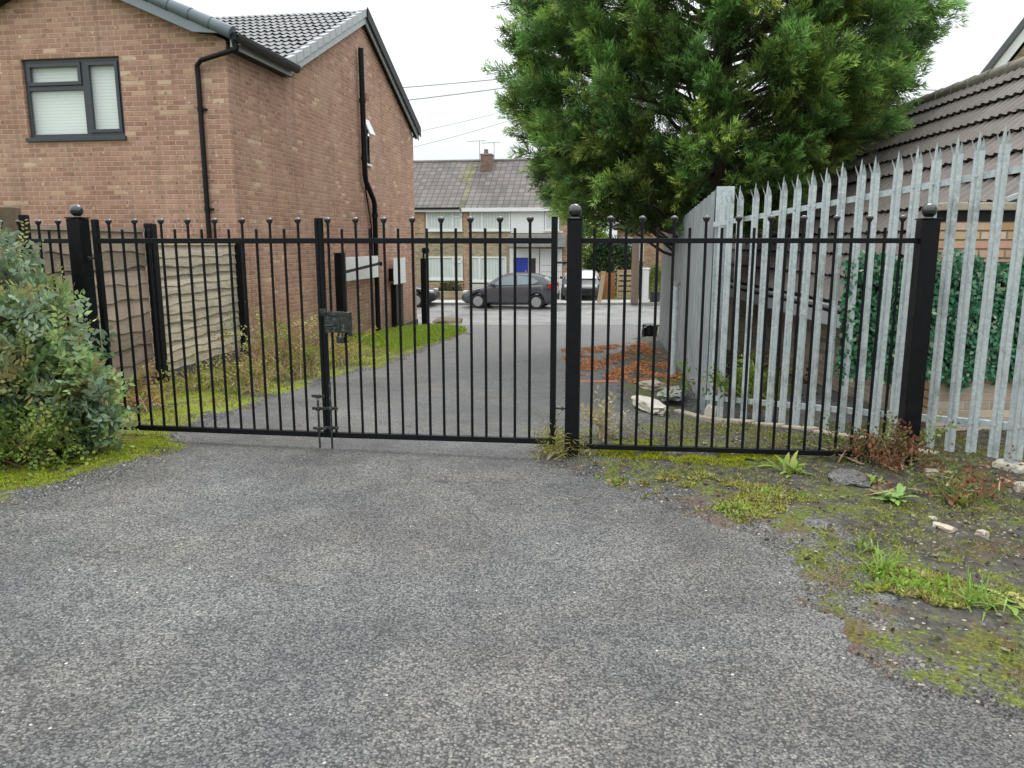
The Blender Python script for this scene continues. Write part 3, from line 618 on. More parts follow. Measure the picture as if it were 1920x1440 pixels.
# ------------------------------------------------------------------ the black gates and railings
GA = G(225, 822); GB = G(1072, 860); GC = G(1697, 872)
a2, b2, c2 = (GA.x, GA.y), (GB.x, GB.y), (GC.x, GC.y)
gl_len = math.hypot(b2[0] - a2[0], b2[1] - a2[1]); gang = math.atan2(b2[1] - a2[1], b2[0] - a2[0])
sp_len = math.hypot(c2[0] - b2[0], c2[1] - b2[1]); sang = math.atan2(c2[1] - b2[1], c2[0] - b2[0])
TB, TS, ZR = 1.765, 1.705, 1.615
def bar_mesh(h0, h1, ball):
    b = MB(); r = .0105; b.lathe([(r, h0), (r, h1 - .002), (r * .8, h1)], n=8)
    if ball: b.lathe([(.011, h1 - .022), (.019, h1 - .012), (.027, h1 + .004), (.026, h1 + .012), (.017, h1 + .021), (.004, h1 + .025)], n=10)
    return b
def add_bars(t, xs, z0, z1, ball, proto={}):
    key = (round(z0(0), 2), ball, t.name); first = None
    for x in xs:
        zb = z0(x); zt = z1
        if first is None:
            first = bar_mesh(0, zt - zb, ball).build('bar', M['black'], t, smooth=True); first.data.materials.append(M['ball'])
            for pg in first.data.polygons:
                if ball and pg.center.z > zt - zb - .023 and abs(pg.center.x) + abs(pg.center.y) > .009: pg.material_index = 1
            if ball: first.data.update()
            first.location = (x, 0, zb); fz = zb
        else:
            o = first.copy(); link(o, t); o.location = (x, 0, zb); o.scale = (1, 1, (zt - zb) / (zt - fz))
    return first
def hinge(t, x, z, d):
    b = MB(); b.tube([(x - .07 * 1, .0, z), (x + .075, .0, z)], .009, 8); b.lathe([(.014, -.03), (.014, .03)], (x + .055 * d, 0, z)); b.tube([(x + .0, 0, z), (x + .012 * d, 0, z)], .018, 6); b.build('hinge', M['worn'], t, smooth=True)
def leaf(name, label, s0, s1, zbl, zbr, balls, shorts, ws0, ws1):
    t = thing(name, label, 'gate', (a2[0] + math.cos(gang) * s0, a2[1] + math.sin(gang) * s0, 0), gang, 'two leaves of the black driveway gate')
    L = s1 - s0; zb = lambda x: zbl + (zbr - zbl) * x / L
    b = MB(); b.box(ws0, L - ws1, -.02, .02, ZR - .02, ZR + .02); b.build('top_rail', M['black'], t, bevel=.003)
    b = MB(); n0 = len(b.v); b.bar((ws0, 0, zb(0)), (L - ws1, 0, zb(L)), .042, .042); b.build('bottom_rail', M['black'], t, bevel=.003)
    b = MB(); b.box(0, ws0, -.022, .022, zb(0) - .022, 1.785); b.build('stile', M['black'], t, bevel=.003)
    b = MB(); b.box(L - ws1, L, -.022, .022, zb(L) - .022, 1.785); b.build('stile', M['black'], t, bevel=.003)
    add_bars(t, [x - s0 for x in balls], lambda x: zb(x) + .01, TB, True); add_bars(t, [x - s0 for x in shorts], lambda x: zb(x) + .01, TS, False)
    return t
zL = on_line(230, 800, a2, b2)[1]; zM = on_line(605, 814, a2, b2)[1]; zR = on_line(1035, 827, a2, b2)[1]
sC = on_line(598, 440, a2, b2)[0]; sL = on_line(180, 440, a2, b2)[0]; sR = on_line(1040, 440, a2, b2)[0]
bl = [.079 + .2292 * k for k in range(8)]; br = [1.924 + .2207 * k for k in range(8)]
LG = leaf('gate_leaf', 'left leaf of the black metal driveway gate, partly behind the bush', sL - .02, sC + .0, zL, zM, bl, [x + .1146 for x in bl[:-1]], .042, .026)
RG = leaf('gate_leaf', 'right leaf of the black metal gate, carrying the lock box', sC + .004, sR + .02, zM, zR, br, [x + .11 for x in br[:-1]] + [], .026, .042)
add_bars(LG, [.0], lambda x: .1, .11, False) if False else None
hinge(RG, (sR + .02) - (sC + .004) + .045, on_line(1050, 492, a2, b2)[1], 1); hinge(RG, (sR + .02) - (sC + .004) + .045, on_line(1040, 765, a2, b2)[1], 1)
hinge(LG, -.05, on_line(176, 484, a2, b2)[1], -1); hinge(LG, -.05, .28, -1)
# lock box on the right leaf
lx0, lz1 = on_line(607, 584, a2, b2); lx1, lz0 = on_line(654, 630, a2, b2); ox = sC + .004
b = MB(); b.box(lx0 - ox + .022, lx1 - ox + .01, -.05, -.044, lz0 + .03, lz1); b.box(lx0 - ox + .0, lx1 - ox + .02, -.055, .03, lz1 - .028, lz1 - .002); b.box(lx1 - ox + .012, lx1 - ox + .02, -.05, .03, lz0, lz1 - .03)
b.box(lx0 - ox + .02, lx0 - ox + .03, -.044, .03, lz0 + .02, lz1 - .03)
lk = b.build('lock_box', M['worn'], RG, bevel=.004)
b = MB(); b.box(lx0 - ox + .07, lx0 - ox + .15, -.062, -.052, lz0 + .06, lz0 + .12); b.tube([(lx0 - ox + .11, -.07, lz0 + .09), (lx0 - ox + .11, -.10, lz0 + .09), (lx0 - ox + .05, -.10, lz0 + .085)], .008, 8); b.build('handle', M['worn'], lk, smooth=True)
b = MB(); cx = lx0 - ox + .135; b.box(cx - .03, cx + .03, -.03, -.005, lz0 - .055, lz0 - .005)
b.tube([(cx - .02, -.017, lz0 - .006), (cx - .02, -.017, lz0 + .03), (cx, -.017, lz0 + .045), (cx + .02, -.017, lz0 + .03), (cx + .02, -.017, lz0 - .006)], .005, 6); pdl = b.build('padlock', M['worn'], lk, bevel=.006)
b = MB(); b.box(lx0 - ox + .0, lx0 - ox + .05, -.08, -.056, lz1 - .01, lz1 + .025); b.box(lx0 - ox + .06, lx0 - ox + .19, -.056, -.051, lz1 + .0, lz1 + .008); b.build('latch', M['worn'], lk, bevel=.003)
# drop bolts
def dropbolt(t, x, ztop, dirn, hz):
    b = MB(); b.tube([(x, -.035, .002), (x, -.035, ztop)], .009, 8); b.tube([(x, -.035, ztop), (x - dirn * .0, -.035, ztop), (x + dirn * .13, -.045, ztop + .005)], .008, 8)
    o = b.build('drop_bolt', M['worn'], t, smooth=True)
    for z in hz:
        b = MB(); b.box(x - .055, x + .055, -.03, -.02, z - .012, z + .012); b.lathe([(.018, -.015), (.018, .015)], (x, -.035, z), 10); b.build('bolt_guide', M['worn'], o, bevel=.003)
zz = lambda py: on_line(610, py, a2, b2)[1]
dropbolt(LG, (sC - (sL - .02)) - .075 + .02, zz(748), -1, (zz(742), zz(765), zz(802)))
dropbolt(RG, .045, zz(714), 1, (zz(764), zz(800)))
# posts
def post(name, label, x, y, w, h, rz, base=-.1):
    t = thing(name, label, 'gate post', (x, y, 0), rz, 'black gate posts with ball finials')
    b = MB(); b.box(-w / 2, w / 2, -w / 2, w / 2, base, h); b.build('shaft', M['black'], t, bevel=.006)
    b = MB(); b.box(-w / 2 - .006, w / 2 + .006, -w / 2 - .006, w / 2 + .006, h + .002, h + .012); b.build('cap', M['black'], t, bevel=.003)
    b = MB(); rr = .05; b.lathe([(.035, -.002), (.03, .008)] + [(rr * math.cos(a), .052 + rr * math.sin(a)) for a in np.linspace(-1.1, 1.55, 12)], (0, 0, h + .012), 20); b.build('ball_finial', M['ball'], t, smooth=True)
    return t
def lpos(s): return a2[0] + math.cos(gang) * s, a2[1] + math.sin(gang) * s
sp = on_line(148, 440, a2, b2)[0]
lp = lpos(sp); post('gate_post', 'left black gate post with ball finial, foot hidden by bush', *lp, .118, 1.79, gang)
post('gate_post', 'middle black gate post with ball finial between gate and railing', b2[0], b2[1], .103, 1.76, gang)
post('gate_post', 'right black post with ball finial in front of the galvanised fence', c2[0], c2[1], .118, 1.755, sang)
# side railing to the right
def railing(label, A, ang, L, zb0, zb1, balls, shorts, x0):
    t = thing('black_railing', label, 'railing', (A[0], A[1], 0), ang, 'fixed black metal railings'); zb = lambda x: zb0 + (zb1 - zb0) * x / L
    b = MB(); b.box(x0, L, -.018, .018, ZR - .018, ZR + .018); b.build('top_rail', M['black'], t, bevel=.003)
    b = MB(); b.bar((x0, 0, zb(x0)), (L, 0, zb(L)), .038, .038); b.build('bottom_rail', M['black'], t, bevel=.003)
    add_bars(t, balls, lambda x: zb(x) + .01, TB, True); add_bars(t, shorts, lambda x: zb(x) + .01, TS, False); return t
zq0 = on_line(1090, 836, b2, c2)[1]; zq1 = on_line(1690, 853, b2, c2)[1]
bs = [.252 + .2232 * k for k in range(10)]
railing('black metal railing panel to the right of the middle post', b2, sang, sp_len - .06, zq0, zq1, bs, [.14] + [x + .1116 for x in bs[:-1]], .054)
la_ = math.atan2(-.36, .93)
bl2 = [-.22 - .224 * k for k in range(5)]
t = thing('black_railing', 'short black railing panel left of the left post, half hidden by bush', 'railing', (lp[0], lp[1], 0), la_, 'fixed black metal railings')
b = MB(); b.box(-1.5, -.06, -.018, .018, ZR - .018, ZR + .018); b.build('top_rail', M['black'], t, bevel=.003)
b = MB(); b.box(-1.5, -.06, -.018, .018, .10, .138); b.build('bottom_rail', M['black'], t, bevel=.003)
add_bars(t, bl2, lambda x: .12, TB, True); add_bars(t, [x + .112 for x in bl2], lambda x: .12, TS, False)
q_ = Vector((lp[0] - .93 * .62, lp[1] + .36 * .62))
b = MB(); b.box(-.03, .03, -.03, .03, -.1, 1.83); o = b.build('railing_post', M['black'], bevel=.004); o.location = (q_.x - .02, q_.y + .05, 0); tag(o, 'slim black railing post rising from the bush', 'post')

# ------------------------------------------------------------------ palisade fence
PA = at(1325, 790, 7.8); PB = G(1872, 885)
pa, pb = Vector((PA.x, PA.y)), Vector((PB.x, PB.y)); pd = (pb - pa); plen = pd.length; pd.normalize(); pang = math.atan2(pd.y, pd.x)
pal = thing('palisade_fence', 'tall galvanised steel palisade fence with spiked pales on the right', 'fence', (pa.x, pa.y, 0), pang)
def pale_mesh(z0, z1):
    prof = [(-.035, .0), (-.024, -.016), (-.010, -.016), (0, -.004), (.010, -.016), (.024, -.016), (.035, 0)]
    b = MB(); th = .0035
    def ring(z, sx=1.0, dy=0.0): return [(x * sx, y + dy, z) for x, y in prof]
    def lay(off):
        rows = [[(x, y + off, z) for x, y, z in ring(z0)], [(x, y + off, z) for x, y, z in ring(z1 - .135)]]; return rows
    A0, A1 = lay(0); B0, B1 = lay(th); n = len(prof)
    base = len(b.v); b.v += A0 + A1 + B0 + B1
    for i in range(n - 1):
        b.f.append((base + i, base + i + 1, base + n + i + 1, base + n + i)); b.f.append((base + 2 * n + i, base + 3 * n + i, base + 3 * n + i + 1, base + 2 * n + i + 1))
        b.f.append((base + i, base + 2 * n + i, base + 2 * n + i + 1, base + i + 1))
    b.f.append((base, base + n, base + 3 * n, base + 2 * n)); b.f.append((base + n - 1, base + 3 * n - 1, base + 4 * n - 1, base + 2 * n - 1))
    zt = z1 - .135
    for tri in (((-.035, 0), (-.010, -.016), (-.037, -.040, .085), (-.024, -.016)), ((-.012, -.014), (.012, -.014), (0, -.012, .135), (0, -.004)), ((.010, -.016), (.035, 0), (.037, -.040, .085), (.024, -.016))):
        p0, p1, tp, mid = tri
        for off in (0, th):
            P0, P1, PM = (p0[0], p0[1] + off, zt), (p1[0], p1[1] + off, zt), (mid[0], mid[1] + off, zt); T = (tp[0], tp[1] + off * .5, zt + tp[2])
            ma = tuple((a + c) / 2 + d for a, c, d in zip(P0, T, (-.004 if tp[0] <= 0 else .001, 0, 0))); mb = tuple((a + c) / 2 + d for a, c, d in zip(P1, T, (.004 if tp[0] >= 0 else -.001, 0, 0)))
            b.face([P0, PM, T, ma]); b.face([PM, P1, mb, T])
    return b
ptops = [1391, 1415, 1440, 1468, 1497, 1527, 1558, 1590, 1625, 1660, 1695, 1735, 1775, 1812, 1852, 1895]
zof = lambda s_: -.235 + .108 * s_
pm = None; npale = 22; pitch = .1575
s_first = on_line(1391, 420, (pa.x, pa.y), (pb.x, pb.y))[0]
for k in range(-1, npale):
    s = s_first + k * pitch; zb_ = .065 - .008 * k * .3; 
    if pm is None: pm = pale_mesh(0, 2.30).build('pale', M['galv'], pal, fix=False); o = pm
    else: o = pm.copy(); link(o, pal)
    o.scale = (1.12, 1, 1); o.location = (s, -.005, zof(s) + .03 + random.uniform(-.01, .01)); o.rotation_euler = (R(random.uniform(-.4, .4)), R(random.uniform(-.35, .35)), 0)
for z in (2.02, .255):
    b = MB(); za, zb_ = zof(-.05) + z, zof(3.6) + z
    b.prism([(-.05, za - .024), (3.6, zb_ - .024), (3.6, zb_ + .024), (-.05, za + .024)], .012, .018); b.prism([(-.05, za + .019), (3.6, zb_ + .019), (3.6, zb_ + .025), (-.05, za + .025)], .018, .06); b.build('rail', M['galv'], pal, fix=False)
    for k in range(-1, npale): x = s_first + k * pitch; b = MB(); b.tube([(x, -.010, zof(x) + z), (x, -.022, zof(x) + z)], .008, 6); b.build('bolt', M['galv'], pal, uv=False)
for s in (.0, plen):
    b = MB(); x = s; z0 = zof(x) - .1; z1 = zof(x) + 2.2; b.box(x + .045, x + .055, .022, .105, z0, z1); b.box(x + .015, x + .085, .018, .022, z0, z1); b.box(x + .015, x + .085, .105, .111, z0, z1); b.build('post', M['galv'], pal, fix=False)
fn = lambda s, o_=.06: Vector((pa.x + pd.x * s - pd.y * o_, pa.y + pd.y * s + pd.x * o_, 0))
def lump(name, label, cat, loc, size, mat, seed, rz=0, flat=.35, kind=None, group=None):
    bm = bmesh.new(); bmesh.ops.create_icosphere(bm, subdivisions=3, radius=1)
    for v in bm.verts:
        c = v.co.copy(); 
        for ax in range(3): c[ax] = math.copysign(min(abs(c[ax]), .72) / .72, c[ax])
        nn = mnoise.fractal(c * 1.1 + Vector((seed * 3.1, seed, 0)), .8, 2, 4); v.co = Vector((c.x * size[0], c.y * size[1], c.z * size[2])) * (1 + flat * .6 * nn)
    me = bpy.data.meshes.new(name); bm.to_mesh(me); bm.free(); me.materials.append(mat)
    o = bpy.data.objects.new(name, me); o.location = loc; o.rotation_euler = (0, 0, rz); link(o); return tag(o, label, cat, group, kind)
f0 = fn(.05); lump('concrete_footing', 'white concrete footing under the palisade corner post', 'footing', (f0.x - .02, f0.y - .02, -.18), (.075, .06, .13), M['concrete_white'], 3, pang, .15, group='white footings of the palisade posts')
f1 = fn(plen + .05); lump('concrete_footing', 'white concrete footing at the right end palisade post', 'footing', (f1.x, f1.y, .03), (.10, .07, .05), M['concrete_white'], 5, pang, .2, group='white footings of the palisade posts')
# sheeted return of the fence along the drive
SA = Vector((pa.x + .03, pa.y + .12)); SB = Vector((G(1236, 640).x, G(1236, 640).y)); sdv = SB - SA; sl = sdv.length; san = math.atan2(sdv.y, sdv.x)
sh = thing('sheet_metal_fence', 'solid grey ribbed sheet metal fence running away beside the drive', 'fence', (SA.x, SA.y, 0), san)
nP = 2; ztop0 = at(1350, 357, SA.y + .25).z; ztop1 = at(1240, 440, SB.y).z
for k in range(nP):
    xb_ = on_line(1286, 500, tuple(SA), tuple(SB))[0]; x0 = (0, xb_ + .12)[k]; x1 = (xb_, sl)[k]; b = MB(); n = int((x1 - x0) / .035); off = .0
    for i in range(n + 1):
        x = x0 + (x1 - x0) * i / n; ph = (x / .34) % 1; y = .016 * min(1, max(0, abs(ph - .5) * 6 - 1.9)) + off
        tz = ztop0 + (ztop1 - ztop0) * x / sl ; bz = gz(SA.y + (SB.y - SA.y) * x / sl) - (.14 if x < 2 else 0)
        b.v += [(x, y, bz), (x, y, tz), (x, y + .003, bz), (x, y + .003, tz)]
    for i in range(n): a = i * 4; b.f += [(a, a + 4, a + 5, a + 1), (a + 2, a + 3, a + 7, a + 6), (a + 1, a + 5, a + 7, a + 3)]
    b.build('sheet', M['sheet'], sh, fix=False)
    x = x0; b = MB(); b.box(x - .04, x + .04, -.12, -.05, gz(SA.y + (SB.y - SA.y) * x / sl) - .1, ztop0 + (ztop1 - ztop0) * x / sl - .06); b.build('post', M['galv'], sh)
b = MB(); b.box(-.014, -.004, -.03, .0, -.2, ztop0 + .02); b.box(-.014, -.004, -.03 - .0, -.03 + .0001, -.2, 0) if False else b.box(-.03, -.0145, -.165, .01, -.2, ztop0 + .02); b.build('end_plate', M['galv'], sh, bevel=.003)
# slim pale pipe against the sheet
o = thing('pipe_post', 'slim pale pipe post standing against the sheet metal fence', 'post', (G(1262, 700).x, G(1262, 700).y, gz(12)), 0)
b = MB(); b.tube([(0, 0, 0), (0, 0, 1.25)], .045, 10); b.build('shaft', M['galv'], o, smooth=True); b = MB(); b.tube([(0, 0, 1.25), (0, 0, 1.30)], .06, 10); b.build('cap', M['concrete_grey'], o); o.location = (2.18, 10.3, gz(10.3))

# ------------------------------------------------------------------ bungalow on the right
ba = -math.atan(.042); bung = thing('bungalow', 'low brick bungalow with steep brown tiled roof behind the palisade fence', 'bungalow', (3.37, 0, 0), ba)
D0 = 0.0; BZ = .90; BW = 2.62; BS = 1.1; BY0, BY1 = 7.0, 19.9
b = MB(); b.face([(.22, BY0 + .2, -1.2), (.22, BY1 - .2, -1.2), (.22, BY1 - .2, BZ), (.22, BY0 + .2, BZ)])
for y in (BY0 + .2, BY1 - .2): b.face([(.22, y, -1.2), (2 * BW - .22, y, -1.2), (2 * BW - .22, y, BZ), (BW, y, BZ + BS * BW - .1), (.22, y, BZ)])
b.face([(2 * BW - .22, BY0 + .2, -1.2), (2 * BW - .22, BY1 - .2, -1.2), (2 * BW - .22, BY1 - .2, BZ), (2 * BW - .22, BY0 + .2, BZ)])
b.build('wall', M['brick_dark'], bung, fix=False)
bl_ = math.hypot(BW, BW * BS); Ub = (BW / bl_, 0, BW * BS / bl_)
tile_roof('roof', (0, BY0 - .1, BZ + .03), (0, 1, 0), Ub, BY1 - BY0 + .2, bl_, .345, .17, M['brown_tile'], bung, amp=.026, step=.046, seg=6)
tile_roof('roof', (2 * BW, BY0 - .1, BZ + .03), (0, 1, 0), (-Ub[0], 0, Ub[2]), BY1 - BY0 + .2, bl_, .345, .17, M['brown_tile'], bung, seg=3)
b = MB(); zr = BZ + BS * BW
for k in range(29): b.tube([(BW, BY0 - .1 + k * .45, zr - .02), (BW, BY0 - .1 + k * .45 + .44, zr - .02)], [.135, .122], 12)
b.build('roof_ridge', M['ridge_tile'], bung, smooth=True)
b = MB(); b.box(-.075, -.05, BY0, BY1, BZ - .24, BZ - .09); b.build('fascia', M['white'], bung, bevel=.003)
b = MB(); b.box(-.05, .22, BY0, BY1, BZ - .235, BZ - .21); b.build('soffit', M['white'], bung)
b = MB(); pr = [(-.06 + .05 * x, BZ + .0 + .055 * z) for x, z in cs]; pin = [(-.06 + .042 * x, BZ + .0 + .047 * z) for x, z in reversed(cs)]; b.prism(pr + pin, BY0, BY1, 'y'); b.build('gutter', M['white'], bung, smooth=True)
# flat roofed brick extension nearer the fence
ex = thing('brick_extension', 'buff brick flat topped outbuilding wall above the ivy screen', 'outbuilding', (0, 0, 0))
eX = at(1776, 400, 6.7).x; ez = at(1850, 388, 6.7).z
b = MB(); b.box(eX, 8.0, 6.7, 6.84, -.4, ez - .12); b.build('wall', M['brick_buff'], ex)
b = MB(); b.box(eX - .05, 8.05, 6.64, 6.87, ez - .03, ez + .035); b.build('coping', M['concrete'], ex, bevel=.008)
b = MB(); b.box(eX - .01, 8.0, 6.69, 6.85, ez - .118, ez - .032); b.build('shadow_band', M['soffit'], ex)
p0 = at(1896, 372, 9.5); b = MB()
sk = thing('roof_abutment', 'dark lead clad cheek on the brown roof at the right edge', 'roof cheek', (0, 0, 0))
p0, p1, p2 = at(1872, 384, 6.8), at(1990, 384, 6.8), at(1990, 300, 6.8)
b = MB(); b.prism([(p0.x, ez + .037), (p1.x + .4, ez + .037), (p1.x + .4, p2.z)], 6.72, 6.86); b.build('cheek', M['charcoal'], sk)
b = MB(); b.bar((p0.x, 6.70, ez + .06), (p1.x + .4, 6.70, p2.z + .02), .03, .04); b.build('flashing', M['fascia_light'], sk)

# neighbour's gable far right
q0 = at(1845, 140, 22); nga = -math.atan2(q0.x, q0.y) - R(3); ng = thing('gabled_house', 'brown house gable with white bargeboard rising behind the bungalow roof', 'house', (q0.x, q0.y, 0), nga)
d_ = ray(1925, 38); nx_, ny_ = -math.sin(nga), math.cos(nga); k_ = (q0.x * nx_ + q0.y * ny_) / (d_[0] * nx_ + d_[1] * ny_)
wx = (d_[0] * k_ - q0.x) * math.cos(nga) + (d_[1] * k_ - q0.y) * math.sin(nga); sl_ = (CAM_H + d_[2] * k_ - q0.z) / wx
pk = (4.0, q0.z + 4.0 * sl_)
b = MB(); b.prism([(.5, -1), (7.5, -1), (7.5, q0.z + .5 * sl_ - .6), (pk[0], pk[1] - .6), (.5, q0.z + .5 * sl_ - .6)], .2, 9); b.build('wall', M['brick_far'], ng)
def rake(b, y0, y1, t0, t1, x0, x1):
    for sgn in (1, -1):
        f = lambda x: pk[0] + sgn * (x - pk[0]) ; h = lambda x: pk[1] + (x - pk[0]) * sl_
        b.prism([(f(x0), h(x0) + t0), (f(x1), h(x1) + t0), (f(x1), h(x1) + t1), (f(x0), h(x0) + t1)], y0, y1)
b = MB(); rake(b, 0, .05, -.50, -.14, -.1, pk[0]); b.build('bargeboard', M['white'], ng)
b = MB(); rake(b, -.05, 9.2, -.13, .10, -.15, pk[0]); b.build('roof', M['brown_tile'], ng)
b = MB(); rake(b, -.1, -.052, -.08, .16, -.2, pk[0]); b.build('verge', M['slate_tile'], ng)

# ------------------------------------------------------------------ houses across the street
FO = at(960, 500, 41.0); fa = -HA
def fx(px, py=450, Y=41.0): return (px - 960) / FPX * 41.5
ter = thing('semi_detached_houses', 'pair of pale two storey houses with brown roof and chimney across the street', 'house', (0, 41.0, 0), fa)
GZ = -1.0; EV = 3.42; RG_ = 6.18
X0, X1 = -12.0, 3.05
b = MB(); b.box(X0, X1, 0, 8, GZ - .3, EV); 
b.prism([(0, EV + .001), (8, EV + .001), (4, RG_ - .15)], X0 + .01, X1 - .01, 'x'); b.build('wall', M['brick_far'], ter)
b = MB(); ll = math.hypot(4.3, RG_ - EV + .2); b.face([(X0 - .2, -.3, EV - .05), (X1 + .15, -.3, EV - .05), (X1 + .15, 4, RG_), (X0 - .2, 4, RG_)]); b.face([(X0 - .2, 8.3, EV - .05), (X1 + .15, 8.3, EV - .05), (X1 + .15, 4, RG_), (X0 - .2, 4, RG_)])
b.face([(X0 - .2, -.3, EV - .13), (X1 + .15, -.3, EV - .13), (X1 + .15, 4, RG_ - .08), (X0 - .2, 4, RG_ - .08)]); b.face([(X0 - .2, -.3, EV - .13), (X1 + .15, -.3, EV - .13), (X1 + .15, -.3, EV - .05), (X0 - .2, -.3, EV - .05)])
rr_ = b.build('roof', M['far_tile'], ter, fix=False)
b = MB(); 
for k in range(33): b.tube([(X0 - .2 + k * .46, 4, RG_), (X0 - .2 + k * .46 + .45, 4, RG_)], .10, 8)
b.build('ridge_tile', M['brown_tile'], rr_)
sdir = Vector((0, 4.3, RG_ - EV + .05)).normalized(); nn = Vector((0, -sdir.z, sdir.y))
def onroof(x, t, h=.0): return Vector((x, -.3, EV - .05)) + sdir * t + nn * h
b = MB(); ts_ = np.linspace(.15, 4.7, 22); row = []
for k, t in enumerate(ts_):
    cx_ = -2.62 - (.22 if t > 2.6 else 0) + random.uniform(-.1, .1); w_ = (.30 if t > 2.6 else .13) * random.uniform(.5, 1.3); b.v += [tuple(onroof(cx_ - w_, t, .012)), tuple(onroof(cx_ + w_, t, .012))]
for k in range(21): b.f.append((2 * k, 2 * k + 1, 2 * k + 3, 2 * k + 2))
b.build('moss_patch', M['far_tile_moss'], rr_, fix=False)
chx0, chx1 = fx(883), fx(904)
M['brick_chimney'] = brick('chimney_brick', [(0, (.14, .085, .07)), (1, (.24, .15, .12))], (.2, .17, .14))
b = MB(); b.box(chx0, chx1, 2.9, 3.7, 4.6, 6.40); ch = b.build('chimney', M['brick_chimney'], ter)
b = MB(); b.box(chx0 - .04, chx1 + .04, 2.86, 3.74, 6.402, 6.46); b.build('chimney_cap', M['concrete_grey'], ch)
b = MB(); b.box(chx0 - .15, chx1 + .15, 2.72, 2.90, 5.02, 5.45); b.build('lead_flashing', M['concrete_grey'], ch)
b = MB(); b.lathe([(.14, 0), (.11, .22), (.13, .26)], ((chx0 + chx1) / 2 - .05, 3.3, 6.46)); b.build('chimney_pot', M['brick_chimney'], ch, smooth=True)
for x, hh in ((chx0 - .1, .9), (chx1 + .12, .8)):
    b = MB(); b.tube([(x, 3.2, 6.1), (x, 3.2, 6.3 + hh)], .018, 5); b.tube([(x - .7, 3.2, 6.25 + hh), (x + .35, 3.2, 6.3 + hh)], .012, 5)
    for i in range(7): b.tube([(x - .65 + i * .15, 3.0, 6.26 + hh), (x - .65 + i * .15, 3.4, 6.26 + hh)], .008, 4)
    b.build('aerial', M['concrete_grey'], ter)
def zz_(py, Y=41.0): return at(960, py, Y).z
b = MB(); b.box(X0, fx(866), -.32, -.28, EV - .22, EV - .03); b.box(fx(869), X1 + .1, -.32, -.28, EV - .22, EV - .03); b.build('gutter_board', M['white'], ter)
b = MB(); b.box(X0, fx(866), -.42, -.325, EV - .10, EV + .0); b.build('gutter', M['black_plastic'], ter)
def window(a, c, py0, py1, splits, cur, name='window', tr=None):
    x0, x1, zt, zb = fx(a), fx(c), zz_(py0), zz_(py1)
    b = MB(); frame(b, x0, x1, zb, zt, .09, -.06, .02)
    for s in splits: b.box(fx(s) - .045, fx(s) + .045, -.06, .02, zb + .09, zt - .09)
    if tr: b.box(fx(tr[0]), fx(tr[1]), -.06, .02, zz_(tr[2]) - .04, zz_(tr[2]) + .04)
    w = b.build(name, M['white'], ter)
    b = MB(); b.box(x0 + .05, x1 - .05, -.022, -.012, zb + .05, zt - .05); b.build('pane', M['pane'], w)
    b = MB(); b.box(x0 + .05, x1 - .05, -.008, -.004, zb + .05, zt - .05); b.build('curtain', M[cur], w)
    b = MB(); b.box(x0 - .05, x1 + .05, -.12, -.061, zb - .06, zb - .002); b.build('window_sill', M['white'], w); return w
window(800, 868, 393, 432, (850,), 'curtain', tr=(850, 868, 406)); window(800, 868, 481, 525, (850,), 'curtain', tr=(850, 868, 492))
window(882, 957, 393, 432, (905,), 'curtain'); window(882, 950, 481, 528, (900,), 'curtain')
window(1020, 1046, 398, 432, (), 'curtain')
b = MB(); b.box(fx(958), fx(1019), -.05, -.001, zz_(437), zz_(392)); b.box(fx(1019), X1 - .1, -.03, -.001, zz_(437), zz_(433)); b.build('cladding', M['white'], ter)
for e_ in ((fx(870), fx(880), GZ), (fx(1053), X1, GZ), (fx(776), fx(797), zz_(437))): b = MB(); b.box(e_[0], e_[1], -.05, -.001, e_[2], EV - .25); b.build('pier', M['brick_orange'], ter)
b = MB(); b.box(fx(960), X1 - .2, -1.0, -.052, zz_(463), zz_(440)); b.build('canopy', M['concrete_grey'], ter, bevel=.02)
b = MB(); b.box(fx(956), fx(1010), -.06, -.002, zz_(530) - .3, zz_(466)); b.build('porch_panel', M['white'], ter)
b = MB(); b.box(fx(963), fx(990), -.10, -.062, GZ, zz_(483)); dr = b.build('door', M['blue'], ter, bevel=.01)
b = MB(); b.box(fx(985), fx(987), -.13, -.102, zz_(511), zz_(506)); b.build('handle', M['rim'], dr)
b = MB(); b.box(fx(996), fx(1004), -.08, -.062, zz_(522), zz_(484)); b.build('side_light', M['glass_dark'], ter)
b = MB(); b.box(fx(1012), fx(1052), -.08, -.002, GZ, zz_(466)); gd = b.build('garage_door', M['white'], ter)
b = MB()
for k in range(6): b.box(fx(1014), fx(1050), -.09, -.082, zz_(560) + .1 + k * .33, zz_(560) + .12 + k * .33)
b.build('groove', M['concrete_grey'], gd)
b = MB(); b.box(fx(797), fx(868), -.10, -.002, GZ, zz_(530)); b.build('bay_base', M['brick_orange'], ter)
b = MB(); b.box(fx(881), fx(955), -.10, -.002, GZ, zz_(533)); b.build('bay_base', M['cream_render'], ter)
# low garden wall and plants
b = MB(); b.box(-9.0, -2.0, 35.7, 35.92, -1.2, -.62); o = b.build('garden_wall', M['brick_far']); tag(o, 'low tan brick garden wall left of the grey car', 'wall')
# house behind, right (mostly hidden by the conifer)
rh = thing('brick_house', 'orange brick house across the street, seen through the right railings', 'house', (5.9, 44, 0), fa)
b = MB(); b.box(0, 7, 0, 7, -1.3, 2.4); b.build('wall', M['brick_orange'], rh)
b = MB(); b.prism([(-.3, 2.4), (7.3, 2.4), (7.3, 2.5), (3.5, 4.2), (-.3, 2.5)], -.3, 7.3); b.build('roof', M['far_tile'], rh)
b = MB(); frame(b, .35, 1.5, .55, 1.9, .09, -.05, .02); w = b.build('window', M['white'], rh); b = MB(); b.box(.4, 1.45, -.02, -.01, .6, 1.85); b.build('pane', M['curtain'], w)
